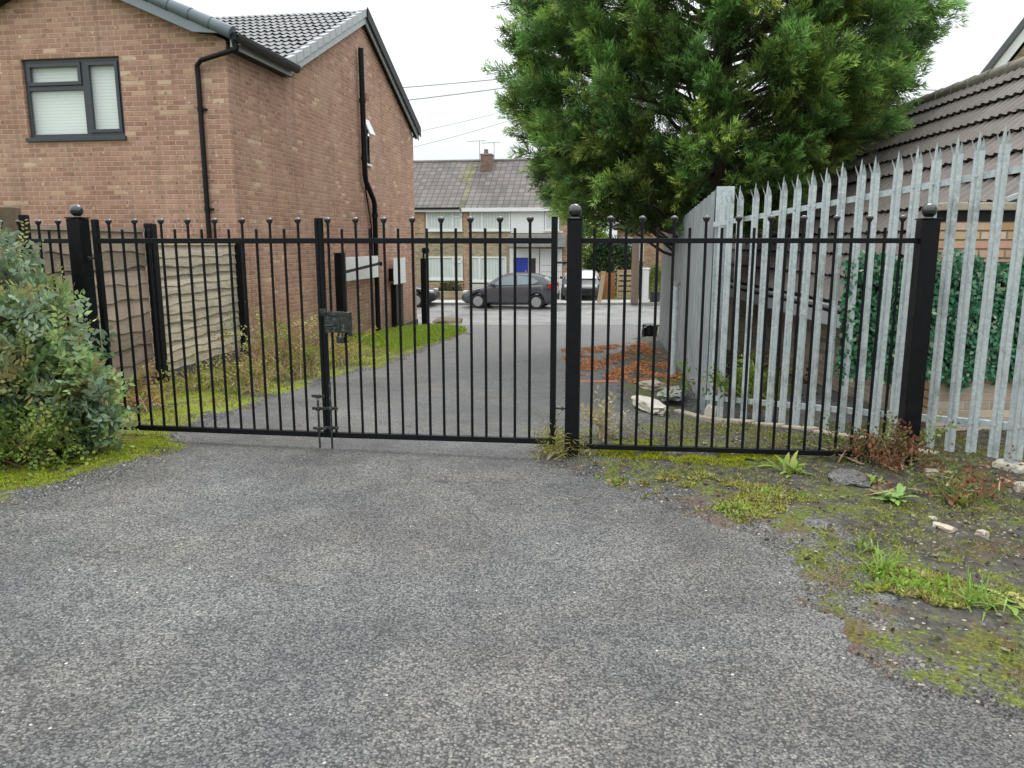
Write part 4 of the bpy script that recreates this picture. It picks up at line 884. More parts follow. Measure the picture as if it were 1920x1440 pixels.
# fences and gate across the road
o = thing('timber_fence', 'orange stained timber fence behind the parked black car', 'fence', (2.95, 38.4, -1.1)); b = MB()
for k in range(14): b.box(k * .155, k * .155 + .145, 0, .02, 0, 1.25)
b.build('boards', M['orange_wood'], o); b = MB(); b.box(0, 2.16, .02, .06, .2, .28); b.box(0, 2.16, .02, .06, 1.0, 1.08); b.build('rail', M['orange_wood'], o)
o = thing('timber_gate', 'pale wooden slatted gate between hedge and pole across the street', 'gate', (5.15, 38.0, -1.05)); b = MB(); frame(b, 0, .95, 0, 1.35, .08, 0, .04); b.build('frame', M['plank_wood'], o)
b = MB()
for k in range(5): b.box(.08, .87, .01, .03, .1 + k * .25, .27 + k * .25)
b.build('slats', M['plank_wood'], o)
o = thing('leaning_post', 'short pale timber post leaning beside the black car', 'post', (3.86, 34.2, -1.0)); b = MB(); b.bar((0, 0, 0), (.18, 0, 1.3), .17, .15); b.build('shaft', M['plank_wood'], o, bevel=.01); b = MB(); b.bar((.165, 0, 1.302), (.175, 0, 1.36), .2, .18); b.build('cap', M['plank_wood'], o)
o = thing('gate_pier', 'white painted gate pier right of the utility pole', 'pier', (5.85, 34.0, -1.0)); b = MB(); b.box(-.13, .13, -.13, .13, 0, 1.45); b.build('shaft', M['white'], o, bevel=.01); b = MB(); b.box(-.16, .16, -.16, .16, 1.452, 1.52); b.build('cap', M['white'], o, bevel=.01)
# utility pole and cables
PX, PY = 5.35, 33.75; ptop = 8.9
up = thing('utility_pole', 'brown timber utility pole seen between the right railings', 'pole', (PX, PY, -1.0)); b = MB(); b.tube([(0, 0, 0), (0, 0, 4), (0, 0, ptop + 1.2)], [.17, .15, .11], 12); b.build('shaft', M['pole_wood'], up, smooth=True)
b = MB(); b.box(-.5, .5, -.06, .06, ptop + .75, ptop + .87); b.build('crossarm', M['pole_wood'], up)
def cable(label, P, Q, sag, r=.02):
    P, Q = Vector(P), Vector(Q); pts = [P.lerp(Q, t) - Vector((0, 0, sag * 4 * t * (1 - t))) for t in np.linspace(0, 1, 25)]
    b = MB(); b.tube(pts, r, 5); o = b.build('overhead_cable', M['wire'], None, smooth=True, uv=False); tag(o, label, 'cable', 'overhead cables to the utility pole'); return o
PT = (PX, PY, ptop)
cable('upper thick overhead cable from the left house roof to the conifer', at(560, 178, 36), PT, .10, .026)
cable('second thick overhead cable just below the upper one, left of the conifer', at(560, 209, 36), (PX, PY, ptop - .15), .12, .026)
cable('upper thin faint cable above the chimney', at(560, 285, 37), (PX, PY, ptop - .3), .35, .011)
cable('lowest thin faint cable above the chimney', at(560, 318, 38), (PX, PY, ptop - .4), .45, .011)
cable('top overhead cable right of the conifer', at(2000, 172, 26), PT, .3, .022)
cable('middle overhead cable right of the conifer', at(2000, 190, 26), (PX, PY, ptop - .15), .35, .016)
cable('lowest overhead cable right of the conifer', at(2000, 212, 26), (PX, PY, ptop - .3), .4, .012)

# ------------------------------------------------------------------ cars
def make_car(label, paint, loc, rz, Ls=3.95, Ws=1.72, Hs=1.47):
    t = thing('parked_car', label, 'car', loc, rz, 'cars parked across the street')       # nose towards -x
    n = 40; hw_ = Ws / 2
    def interp(x, pts):
        for (a, va), (c, vc) in zip(pts, pts[1:]):
            if x <= c: u = (x - a) / (c - a); u = u * u * (3 - 2 * u) if False else u; return va + (vc - va) * u
        return pts[-1][1]
    belt = [(0, .56), (.03, .66), (.10, .75), (.27, .90), (.40, .94), (.7, .98), (.9, 1.03), (.97, .98), (1, .80)]
    low = [(0, .30), (.05, .20), (.95, .22), (1, .34)]; wid = [(0, .70), (.05, .86), (.15, .97), (.5, 1.0), (.88, .97), (.96, .88), (1, .78)]
    b = MB(); ring = 12; arch = [(.195 * Ls, .335), (.82 * Ls, .335)]
    for i in range(n + 1):
        u = i / n; x = u * Ls; zt = interp(u, belt); zl = interp(u, low); w = hw_ * interp(u, wid)
        for ax, ar in arch:
            if abs(x - ax) < ar: zl = max(zl, .30 + math.sqrt(max(0, ar * ar - (x - ax) ** 2)) * 1.0)
        sec = [(-.0, zl), (w * .9, zl), (w * .985, zl + .06), (w, zl + (zt - zl) * .45), (w * .985, zl + (zt - zl) * .8), (w * .93, zt - .015), (w * .80, zt + .012), (0, zt + .03)]
        full = [(yy, z) for yy, z in sec] + [(-yy, z) for yy, z in reversed(sec[1:-1])]
        m = len(full); b.v += [(x, yy, z) for yy, z in full]
    for i in range(n):
        for k in range(m): a = i * m + k; c = i * m + (k + 1) % m; b.f.append((a, c, c + m, a + m))
    b.f.append(tuple(range(m))); b.f.append(tuple(n * m + k for k in reversed(range(m))))
    b.build('body', paint, t, smooth=True)
    # cabin
    xb = [.27 * Ls, .985 * Ls]; xr = [.45 * Ls, .88 * Ls]; zb = .93; zr = Hs; wb = hw_ * .925; wr = hw_ * .70
    b = MB(); secs = [(xb[0], zb - .06, 0.0, wb * .9), (.36 * Ls, zb, .50, wb), (xr[0], zb, .90, wb), (.55 * Ls, zb, 1.02, wb), (.68 * Ls, zb, 1.0, wb), (.79 * Ls, zb, .95, wb), (.89 * Ls, zb, .78, wb), (.955 * Ls, zb, .42, wb * .96), (xb[1], zb, .02, wb * .88)]
    m = 9
    for x, z0, f, w in secs:
        zt = z0 + (zr - z0) * f; wt = w + (wr - w) * f
        prof = [(w, z0 - .1), (w, z0), (w + (wt - w) * .5 + .012, z0 + (zt - z0) * .5), (wt, z0 + (zt - z0) * .9), (0, zt + .02 * f)]
        full = prof + [(-yy, z) for yy, z in reversed(prof[:-1])]; b.v += [(x, yy, z) for yy, z in full]
    for i in range(len(secs) - 1):
        for k in range(m - 1): a = i * m + k; b.f.append((a, a + 1, a + 1 + m, a + m))
    b.build('cabin', paint, t, smooth=True)
    def side(pts, nm, mat, off):
        for sg_ in (1, -1):
            b = MB(); P = []
            for x, z in pts:
                f = (z - zb) / (zr - zb); yy = wb + (wr - wb) * f + .014 * math.sin(math.pi * min(1, f)) + off; P.append((x, sg_ * yy, z))
            Q = [(x, y - sg_ * .03, z) for x, y, z in P]; k = len(P); b.v = P + Q; b.f = [tuple(range(k)), tuple(reversed(range(k, 2 * k)))] + [(i, k + i, k + (i + 1) % k, (i + 1) % k) for i in range(k)]
            b.build(nm, mat, t)
    side([(.345 * Ls, .965), (.60 * Ls, .985), (.595 * Ls, Hs - .09), (.53 * Ls, Hs - .09), (.45 * Ls, Hs - .17)], 'side_window', M['glass_sky'], .012)
    side([(.615 * Ls, .985), (.78 * Ls, 1.03), (.84 * Ls, 1.14), (.78 * Ls, Hs - .19), (.68 * Ls, Hs - .11), (.61 * Ls, Hs - .09)], 'side_window', M['glass_sky'], .012)
    b = MB(); b.v = [(.285 * Ls - .0, -wb * .82, .95), (.285 * Ls, wb * .82, .95), (.452 * Ls - .025, wr * .93, Hs - .08), (.452 * Ls - .025, -wr * .93, Hs - .08)]; b.v += [(x + .03, y, z - .03) for x, y, z in b.v]; b.f = [(0, 1, 2, 3), (7, 6, 5, 4), (0, 4, 5, 1), (1, 5, 6, 2), (2, 6, 7, 3), (3, 7, 4, 0)]
    b.v = [(x - .035, y, z + .03) for x, y, z in b.v]; b.build('windscreen', M['glass_sky'], t)
    b = MB(); b.v = [(.985 * Ls + .01, -wb * .75, 1.02), (.985 * Ls + .01, wb * .75, 1.02), (.885 * Ls + .02, wr * .95, Hs - .22), (.885 * Ls + .02, -wr * .95, Hs - .22)]; b.v += [(x - .05, y, z - .02) for x, y, z in b.v]; b.f = [(0, 1, 2, 3), (7, 6, 5, 4), (0, 4, 5, 1), (1, 5, 6, 2), (2, 6, 7, 3), (3, 7, 4, 0)]; b.build('rear_window', M['glass_dark'], t)
    for sg_ in (1, -1):
        b = MB(); b.box(.94 * Ls, .988 * Ls, min(sg_ * hw_ * .70, sg_ * hw_ * .965), max(sg_ * hw_ * .70, sg_ * hw_ * .965), .84, 1.06); b.build('tail_light', M['red_lens'], t, bevel=.03)
        b = MB(); b.box(.02 * Ls, .09 * Ls, sg_ * hw_ * .70 - .10, sg_ * hw_ * .70 + .10, .60, .72); b.build('headlight', M['clear_lens'], t, bevel=.03)
        b = MB(); b.box(.335 * Ls, .38 * Ls, sg_ * (hw_ + .02) - .07, sg_ * (hw_ + .02) + .07, .94, 1.06); b.build('wing_mirror', paint, t, bevel=.03)
        for ax, _ in arch:
            y = sg_ * (hw_ - .10); b = MB(); b.lathe([(.20, -.09), (.285, -.09), (.30, -.06), (.30, .06), (.285, .09), (.20, .09)], n=24)
            wh = b.build('wheel', M['rubber'], t, smooth=True); wh.location = (ax, y, .30); wh.rotation_euler = (R(90), 0, 0)
            b = MB(); b.lathe([(.205, -.088), (.205, .088)], n=24)
            b2 = MB()
            for k in range(5):
                a = 2 * math.pi * k / 5
                for s2 in (-.094, .086): b2.bar((0, 0, s2 + .004), (.19 * math.cos(a), .19 * math.sin(a), s2 + .004), .06, .01, up=(0, 0, 1))
            b2.lathe([(.06, -.1), (.06, .1)], n=12); b2.lathe([(.19, -.096), (.205, -.096), (.205, .096), (.19, .096)], n=24)
            b.build('hub_disc', M['charcoal'], wh); b2.build('rim', M['rim'], wh)
    b = MB(); b.box(.40 * Ls, .40 * Ls + .006, 0, .001, .5, .5) if False else b.box(-.02, .03, -.4, .4, .36, .46); b.build('grille', M['black_plastic'], t, bevel=.01)
    b = MB(); b.box(Ls - .02, Ls + .02, -.26, .26, .62, .73); b.build('number_plate', M['clear_lens'], t)
    return t
pc = G(872, 582)
make_car('dark grey hatchback parked facing left in front of the blue door', M['car_grey'], (-1.98, 33.0, gz(32)), R(-13), 3.95, 1.68, 1.44)
make_car('black car parked across the street beside the orange timber fence', M['car_black'], (3.1, 34.9, gz(36) + .08), R(84), 4.1, 1.84, 1.36)
make_car('black car nose just visible at the corner of the brick house', M['car_black'], (-3.2, 33.3, gz(32)), R(176), 4.1)

# ------------------------------------------------------------------ vegetation helpers
def unit(v): return v / (np.linalg.norm(v, axis=1, keepdims=True) + 1e-9)
def leaves_quads(P, D, Nn, Ln, Wd):
    """diamond leaves: P base, D direction, Nn side dir"""
    side = unit(np.cross(D, Nn)); L = Ln[:, None]; Wd = Wd[:, None]
    a = P; b_ = P + D * L * .45 + side * Wd; c = P + D * L; d = P + D * L * .45 - side * Wd
    return np.stack([a, b_, c, d], 1).reshape(-1, 3)
def rnd_dirs(n): return unit(RNG.normal(size=(n, 3)))

# ------------------------------------------------------------------ conifer
TX, TY = 3.45, 13.6
prof = [(1.75, 1.9), (2.2, 2.85), (2.9, 3.4), (3.8, 3.7), (4.8, 3.75), (6, 3.6), (7.2, 3.0), (8.6, 2.1), (10, 1.0), (10.8, .3)]
def crown_r(z, az):
    zz3 = z - max(0, math.cos(az)) * 1.1            # right-hand side starts higher
    zz3 = min(max(zz3, 1.6), 10.8) if z < 6 else z
    r = np.interp(zz3, [p_[0] for p_ in prof], [p_[1] for p_ in prof]); 
    if zz3 < 1.8: r = max(.4, r * .6)
    return r * (1 + .13 * mnoise.noise(Vector((math.cos(az) * 2.2, math.sin(az) * 2.2, z * 1.1))))
con = thing('conifer_tree', 'large dark green conifer overhanging the drive from behind the sheet fence', 'tree', (TX, TY, gz(TY)))
gzt = gz(TY)
b = MB(); b.tube([(0, 0, -.1), (0, 0, 1), (.1, .05, 3), (.05, 0, 6), (0, 0, 10.5)], [.30, .25, .21, .14, .03], 12)
tips = []
nb = 1450
for k in range(nb):
    z = 1.9 + 8.6 * (k + RNG.random()) / nb
    if RNG.random() < .45: z = RNG.uniform(1.9, 6.4)
    az = RNG.uniform(0, 2 * math.pi)
    if math.sin(az) > .45 and RNG.random() < .5: continue      # the far side, never seen, is thinner
    rr = (crown_r(z, az) - .42) * (1 - .12 * max(0, math.cos(az))) * (1 - .05 * max(0, z - 4.5)); f = RNG.uniform(.78, 1.0) if RNG.random() < .66 else RNG.uniform(.35, .78)
    tip = np.array([math.cos(az) * rr * f, math.sin(az) * rr * f, z - gzt]); z0 = max(1.2, z - gzt - .35 * rr * f - .2)
    out = np.array([math.cos(az), math.sin(az), RNG.uniform(-.05, .7)]); out /= np.linalg.norm(out)
    tips.append((tip, out, f, z))
    if k % 5 == 0:
        pm_ = (0.5 * tip[0], .5 * tip[1], z0 + .35 * (tip[2] - z0)); b.tube([(0, 0, z0), pm_, tuple(tip)], [.045, .03, .008], 4, cap=False)
trunk = b.build('trunk', plain('conifer_bark', (.075, .05, .035), .9, .35, 12, .6), con, smooth=True, uv=False)
VV, CC = [], []
for tip, out, f, z in tips:
    bright = RNG.uniform(.45, 1.6); yel = max(0, RNG.normal(.35, .4)); PL = RNG.uniform(.7, 1.15); org = tip - out * PL * .45
    for s_ in range(12):
        u = RNG.random() ** .8; d = out + RNG.normal(0, .40, 3) * (1 - .35 * u); d[2] += .12; d /= np.linalg.norm(d)
        base = org + out * PL * u * .8 + RNG.normal(0, .06, 3); L = RNG.uniform(.26, .52) * (1.1 - .3 * u)
        nrm = np.cross(d, RNG.normal(size=3)); nrm /= np.linalg.norm(nrm); sd_ = np.cross(d, nrm)
        n = 74; t = RNG.random(n) ** .85; lat = RNG.uniform(-1, 1, n) * (1 - t) ** .7 * L * .30
        P = base + d * (t * L)[:, None] + sd_ * lat[:, None] + RNG.normal(0, .014, (n, 3)); P[:, 2] -= (t ** 2) * .04
        D = unit(d * 1.0 + sd_ * (np.sign(lat) * .6)[:, None] + RNG.normal(0, .30, (n, 3)))
        VV.append(leaves_quads(P, D, unit(nrm + RNG.normal(0, .45, (n, 3))), RNG.uniform(.06, .13, n), RNG.uniform(.0045, .0085, n)))
        g = bright * RNG.uniform(.75, 1.25, n) * (.45 + 1.5 * t * (.4 + u))  # tips paler as new growth; bases darkened in colour to imitate inner crown shade
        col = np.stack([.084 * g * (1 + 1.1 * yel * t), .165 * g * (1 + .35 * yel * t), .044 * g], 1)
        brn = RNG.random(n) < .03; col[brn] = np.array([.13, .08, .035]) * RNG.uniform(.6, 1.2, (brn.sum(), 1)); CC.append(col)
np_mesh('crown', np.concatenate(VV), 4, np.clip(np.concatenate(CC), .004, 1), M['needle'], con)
lo_ = G(1215, 628)

# ------------------------------------------------------------------ bushes
def bush(label, name, loc, stems, leaf_l, leaf_w, pal_, dens, seed_r, mat='leaf', stemcol='wood_post', arch=.5, cat='bush', group=None, pinnate=True):
    t = thing(name, label, cat, loc, 0, group); b = MB(); V, Cc = [], []
    for (tx, ty, tz_, n_tw, spread) in stems:
        base = np.array([RNG.normal(0, seed_r), RNG.normal(0, seed_r), 0.0]); tip = np.array([tx, ty, tz_], float); mid = (base + tip) / 2 + np.array([0, 0, arch * tz_ * .35])
        ts = np.linspace(0, 1, 8); pts = [(1 - u) ** 2 * base + 2 * u * (1 - u) * mid + u * u * tip for u in ts]; b.tube([tuple(p) for p in pts], [.008 * (1 - .75 * u) for u in ts], 5, cap=False)
        tone = RNG.uniform(.75, 1.25); pc_ = np.array(pal_[RNG.integers(len(pal_))])
        for w_ in range(n_tw):
            u = RNG.uniform(.25, 1) ** .8; p0 = (1 - u) ** 2 * base + 2 * u * (1 - u) * mid + u * u * tip
            d = unit((tip - base)[None] + 0)[0] * .5 + RNG.normal(0, .6, 3) * spread; d[2] += .25 * RNG.uniform(-.6, 1); d /= np.linalg.norm(d); L = RNG.uniform(.12, .30)
            n = dens; tt = np.linspace(.05, 1, n); P = p0 + d * (tt * L)[:, None]; P[:, 2] -= tt ** 2 * .05 * RNG.random(); s1_ = np.cross(d, RNG.normal(size=3)); s1_ /= np.linalg.norm(s1_)
            sg_ = np.where(np.arange(n) % 2 == 0, 1, -1)[:, None]; D = unit(d * .55 + s1_ * sg_ * .9 + RNG.normal(0, .22, (n, 3))); Nn = unit(np.cross(d, s1_)[None] + RNG.normal(0, .3, (n, 3)))
            V.append(leaves_quads(P, D, Nn, leaf_l * RNG.uniform(.7, 1.3, n), leaf_w * RNG.uniform(.7, 1.3, n))); g = tone * RNG.uniform(.7, 1.3, n)[:, None]
            Cc.append(np.clip(pc_[None] * g, .004, 1))
    b.build('stem', M[stemcol], t, uv=False, fix=False); np_mesh('foliage', np.concatenate(V), 4, np.concatenate(Cc), M[mat], t); return t
palG = [(.20, .28, .18), (.25, .33, .22), (.13, .22, .09), (.26, .37, .14), (.32, .38, .14), (.38, .34, .14), (.10, .17, .08)]
stems = []
BX, BY_ = -3.55, 5.75
outl = [(-1.2, 1.75), (-.35, 1.60), (-.2, 1.45), (0, 1.25), (.12, 1.12), (.28, .98), (.45, .88), (.60, .74)]
for k in range(330):
    x = RNG.uniform(-1.4, .53); hmax = np.interp(x, [p_[0] for p_ in outl], [p_[1] for p_ in outl]); z = hmax * RNG.uniform(.10, 1.08) ** .75; y = RNG.uniform(-.42, .30)
    if x > .25: z = RNG.uniform(.12, hmax); y = RNG.uniform(-.3, .0)
    stems.append((x, y, z, 13, 1.0))
bush('large grey green small leaved bush spilling over the left gate post', 'bush', (BX, BY_, .0), stems, .060, .0165, palG, 12, .12)
stems = [(RNG.normal(-.35, .25), RNG.normal(.2, .1), RNG.uniform(1.3, 1.72), 7, .6) for k in range(16)]
bush('thin arching shoots of the bush rising before the left railings', 'shrub', (BX - .05, BY_ + .2, .0), stems, .035, .009, palG, 13, .12)
palY = [(.20, .27, .05), (.16, .24, .05), (.24, .26, .06), (.12, .19, .04)]
stems = [(RNG.uniform(-.9, .55), RNG.uniform(-.35, .15), RNG.uniform(.1, .42), 9, 1.1) for k in range(110)]
bush('low yellow green shrub growing at the foot of the grey green bush', 'shrub', (BX - .05, BY_ - .28, .0), stems, .035, .012, palY, 9, .22)

# weeds along the house fence (tall pale stems), as plants
palW = [(.33, .28, .09), (.26, .28, .07), (.38, .24, .10), (.20, .25, .05)]
def weeds(label, px, py, n, hmax, pal_, spread=.28, Y=None, leafl=.05, lw=.010, group=None, dens=9):
    p = G(px, py); stems = [(RNG.normal(0, spread), RNG.normal(0, spread * .8), RNG.uniform(.3, 1) * hmax, 6, .9) for _ in range(n)]
    return bush(label, 'weed_clump', (p.x, p.y, gz(p.y)), stems, leafl, lw, pal_, dens, spread * .5, stemcol='plank_wood', cat='weeds', group='weed clumps along fences and railings')
weeds('rusty dead weeds at the foot of the grey fence panel', 262, 775, 16, .35, [(.42, .19, .09), (.35, .22, .10), (.25, .22, .06)])
weeds('green weeds below the black post of the beige panel', 395, 735, 14, .30, [(.22, .30, .05), (.30, .30, .07)])
weeds('tall straw coloured weeds beside the first stretch of brick wall', 520, 715, 26, .85, palW, .32)
weeds('tall straw weeds at the drive edge left of the lock box', 575, 712, 24, .75, palW, .30)
weeds('yellowing weeds seen under the lock box', 645, 690, 18, .75, [(.42, .33, .10), (.30, .28, .08)], .25)
weeds('dry brown weeds beyond the beige fence panel', 470, 740, 16, .45, [(.35, .24, .11), (.25, .25, .07)], .3)
weeds('straw coloured grass clump at the foot of the middle post', 1040, 858, 14, .16, [(.40, .36, .10), (.30, .30, .06)], .09, leafl=.06, lw=.005)
weeds('pale feathery weed behind the railing beside the middle post', 1130, 826, 6, .26, [(.45, .38, .20)], .04, leafl=.05)
weeds('reddish brown dock stems around the right black post', 1680, 880, 22, .24, [(.22, .09, .05), (.15, .10, .04), (.16, .22, .05)], .10, leafl=.035)
weeds('red brown dead stems against the railing left of the right post', 1600, 868, 18, .16, [(.22, .09, .05), (.16, .11, .05), (.10, .14, .03)], .17, leafl=.03)
weeds('brown and green low weeds below the palisade pales at right', 1790, 930, 18, .10, [(.20, .09, .04), (.12, .17, .04), (.25, .13, .06)], .22, leafl=.03)
weeds('green weeds behind the galvanised pales near the corner post', 1415, 770, 22, .42, [(.14, .22, .04), (.22, .30, .05)], .22, leafl=.07, lw=.014)
weeds('dark red brown shrub against the bungalow wall behind the pales', 1400, 735, 16, .42, [(.09, .035, .025), (.07, .045, .03), (.10, .08, .03)], .35, leafl=.06, lw=.016)
# leafy rosettes on the right verge
def rosette(label, px, py, n, L, w, cols, up_=.55):
    p = G(px, py); t = thing('rosette_plant', label, 'plant', (p.x, p.y, .03), 0, 'small weeds on the right verge'); V, Cc = [], []
    for k in range(n):
        az = RNG.uniform(0, 2 * math.pi); el = RNG.uniform(.1, 1.25) * up_ ; l = L * RNG.uniform(.3, 1.0); seg = 4; dirh = np.array([math.cos(az), math.sin(az), 0]); sd_ = np.array([-math.sin(az), math.cos(az), 0]); c = np.array(cols[RNG.integers(len(cols))]) * RNG.uniform(.8, 1.2); o0 = RNG.normal(0, L * .22, 3) * (1, 1, 0)
        def pt(u): return o0 + dirh * l * u * math.cos(el) + np.array([0, 0, 1]) * (l * (math.sin(el) * u * 1.5 - .75 * u * u * l / L * .6))
        for i in range(seg):
            u0, u1 = i / seg, (i + 1) / seg; w0 = w * math.sin(math.pi * min(1, u0 * .9 + .08)); w1 = w * math.sin(math.pi * min(1, u1 * .9 + .08)) if i < seg - 1 else .001
            V.append(np.array([pt(u0) - sd_ * w0, pt(u0) + sd_ * w0, pt(u1) + sd_ * w1, pt(u1) - sd_ * w1])); Cc.append(c)
    np_mesh('leaves', np.concatenate(V), 4, np.clip(np.array(Cc), .004, 1), M['leaf'], t)
    b = MB(); b.lathe([(.012, -.03), (.006, .02)], n=6); b.build('root_crown', M['plank_wood'], t); return t
YG = [(.26, .36, .05), (.18, .30, .05), (.34, .36, .09)]
rosette('bright yellow green leafy rosette on the verge in front of the railing', 1487, 892, 34, .19, .017, YG, .9)
rosette('pale green spreading weed on the verge below the right post', 1672, 945, 36, .16, .020, [(.20, .36, .08), (.28, .40, .12)], .5)
rosette('small green weed just above the pale spreading one', 1640, 915, 20, .10, .012, [(.16, .28, .05), (.24, .3, .07)], .7)
rosette('spiky bright grass tuft at the middle of the right verge', 1655, 1080, 50, .15, .0045, [(.30, .42, .08), (.20, .34, .05)], 1.2)
rosette('light green grass tuft near the right edge of the verge', 1830, 1145, 60, .17, .0042, [(.26, .38, .07), (.20, .32, .06)], 1.1)
rosette('green and brown weed right of the pale spreading one', 1800, 955, 26, .13, .014, [(.2, .25, .05), (.25, .14, .06)], .8)
rosette('small weed tuft on the upper middle verge', 1620, 1035, 26, .12, .005, [(.22, .3, .06), (.14, .22, .04)], 1.1)
rosette('flat green weed below the fence end at the right edge', 1905, 1140, 18, .16, .014, YG, .3)

# grass, moss tufts, gravel and litter on the verges (nobody could count them)
def scatter(poly, n, sdmin=.02, amp=.6):
    poly = np.array(poly); lo, hi = poly.min(0), poly.max(0); P = RNG.uniform(lo, hi, (n * 4, 2)); sd = poly_sd(P, poly); P = P[sd > sdmin][:n]
    return P
def vz(P, poly, rise, amp):
    sd = poly_sd(P, np.array(poly)); return np.array([T(p[0], p[1]) + verge_height(p[0], p[1], s, rise, amp) for p, s in zip(P, sd)])
def blades(name, poly, n, hgt, cols, rise, amp, clump=.5, label='', wid=.0022, thr=0.0, lean=.7, soft=.28):
    P = scatter(poly, n); nz_ = np.array([mnoise.noise(Vector((p[0] * 2.2, p[1] * 2.2, 9.0))) for p in P]); nz_ = nz_ + .5 * np.array([mnoise.noise(Vector((p[0] * 9, p[1] * 9, 2.0))) for p in P]); sdp = poly_sd(P, np.array(poly)); P = P[(nz_ > thr) & (sdp > soft * RNG.random(len(P)) ** 1.5)]; n = len(P)
    z = vz(P, poly, rise, amp); B = np.column_stack([P, z - .004]); D = unit(np.column_stack([RNG.normal(0, lean, n), RNG.normal(0, lean, n), np.ones(n)])); cidx = RNG.integers(len(cols), size=n)
    V = leaves_quads(B, D, rnd_dirs(n), hgt * RNG.uniform(.4, 1.3, n), wid * RNG.uniform(.7, 1.4, n)); Cc = np.array(cols)[cidx] * RNG.uniform(.7, 1.3, n)[:, None]
    o = np_mesh(name, V, 4, np.clip(Cc, .004, 1), M['grass']); tag(o, label, 'grass', None, 'stuff'); return o
blades('grass', VR, 70000, .026, [(.24, .28, .03), (.15, .18, .03), (.34, .34, .06), (.20, .14, .06), (.10, .12, .03), (.36, .30, .14)], .035, .035, label='short mossy grass on the right verge', thr=.0, wid=.0030, lean=1.0)
blades('grass', VL, 30000, .05, [(.20, .24, .04), (.30, .30, .06), (.15, .20, .03), (.34, .26, .10), (.28, .19, .08)], .035, .035, label='yellow green grass along the left side of the drive', thr=-.12, wid=.004)
VLg = [(-3.9, 17.0), (-2.0, 13.3), (-1.35, 17.0), (-1.1, 19.5), (-1.25, 20.8), (-2.0, 21.6), (-2.9, 21.2)]
blades('grass', VLg, 26000, .10, [(.26, .36, .04), (.20, .32, .04), (.34, .40, .05)], .035, .035, label='bright lawn strip beside the far end of the house wall', thr=-1, wid=.008)
VLm = g2((-300, 1010), (0, 940), (130, 915), (230, 880), (370, 838), (300, 815), (150, 850), (-100, 890))
blades('moss', VLm, 42000, .018, [(.30, .40, .015), (.40, .48, .02), (.22, .30, .02), (.36, .33, .08)], .05, .035, label='bright green moss at the drive edge by the left gate', thr=-.28, wid=.003, lean=1.0)
VRm = g2((1100, 865), (1230, 880), (1400, 890), (1560, 872), (1400, 855), (1250, 838), (1150, 830))
blades('moss', VRm, 40000, .018, [(.42, .46, .015), (.33, .36, .02), (.20, .22, .02)], .045, .035, label='bright yellow moss under the right railing', thr=-.2, wid=.003, lean=1.0)
VRc = g2((1080, 895), (1160, 925), (1290, 960), (1430, 1000), (1540, 1040), (1600, 1000), (1480, 905), (1250, 885))
blades('grass', VRc, 24000, .030, [(.28, .32, .03), (.40, .42, .06), (.18, .21, .03), (.42, .36, .16), (.16, .11, .05), (.50, .46, .26)], .035, .035, label='tangled olive grass on the upper right verge beside the drive', thr=.0, wid=.005, lean=1.4)
VRd = g2((1560, 1060), (1600, 1180), (1740, 1250), (1900, 1270), (1990, 1160), (1850, 1060), (1650, 1010))
blades('grass', VRd, 26000, .028, [(.28, .33, .03), (.38, .42, .06), (.18, .21, .03), (.42, .36, .16), (.16, .11, .05), (.50, .46, .26)], .035, .035, label='tangled olive grass on the lower right verge', thr=.05, wid=.005, lean=1.4)
VRw = VRc + VRd[::1]
for pol, nn2 in ((VRc, 5200), (VRd, 5200)): blades('ground_weeds', pol, nn2, .040, [(.26, .42, .06), (.34, .46, .09), (.20, .33, .05)], .035, .035, label='small bright green weeds dotted in the ' + ('upper' if pol is VRc else 'lower') + ' right verge', thr=.33, wid=.010, lean=1.1)
# gravel on the verge
def pebbles(name, poly, n, r0, r1, cols, rise, amp, label, mat='litter', thr=-2):
    P = scatter(poly, n); n = len(P); z = vz(P, poly, rise, amp); V, Cc = [], []
    ph = (1 + 5 ** .5) / 2; T8 = [(1, 0, 0), (-1, 0, 0), (0, 1, 0), (0, -1, 0), (0, 0, 1), (0, 0, -1)]; F8 = [(0, 2, 4), (2, 1, 4), (1, 3, 4), (3, 0, 4), (2, 0, 5), (1, 2, 5), (3, 1, 5), (0, 3, 5)]
    for p, zz4 in zip(P, z):
        r = RNG.uniform(r0, r1) * (1 if RNG.random() > .1 else 1.8); s = r * RNG.uniform(.6, 1.2, 3) * (1, 1, .6); q6 = np.array(T8) * s + RNG.normal(0, r * .18, (6, 3)); a = RNG.uniform(0, 6.28); ca, sa = math.cos(a), math.sin(a); q6 = q6 @ np.array([[ca, -sa, 0], [sa, ca, 0], [0, 0, 1]]) + (p[0], p[1], zz4 + r * .25)
        V.append(q6[np.array(F8).ravel()]); c = np.array(cols[RNG.integers(len(cols))]) * RNG.uniform(.7, 1.2); Cc += [c] * 8
    o = np_mesh(name, np.concatenate(V), 3, np.clip(np.array(Cc), .004, 1), M[mat]); tag(o, label, 'gravel', None, 'stuff'); return o
pebbles('gravel', VR, 5200, .004, .011, [(.10, .09, .075), (.2, .18, .14), (.33, .29, .22), (.05, .045, .04), (.14, .08, .05)], .035, .035, 'loose grey and buff gravel on the right verge')
pebbles('gravel', [(-3.6, 2.3), (3.0, 2.3), (2.0, 5.4), (-2.6, 5.9)], 260, .002, .005, [(.6, .58, .52), (.45, .42, .36)], .0, .0, 'tiny pale stones scattered on the driveway')
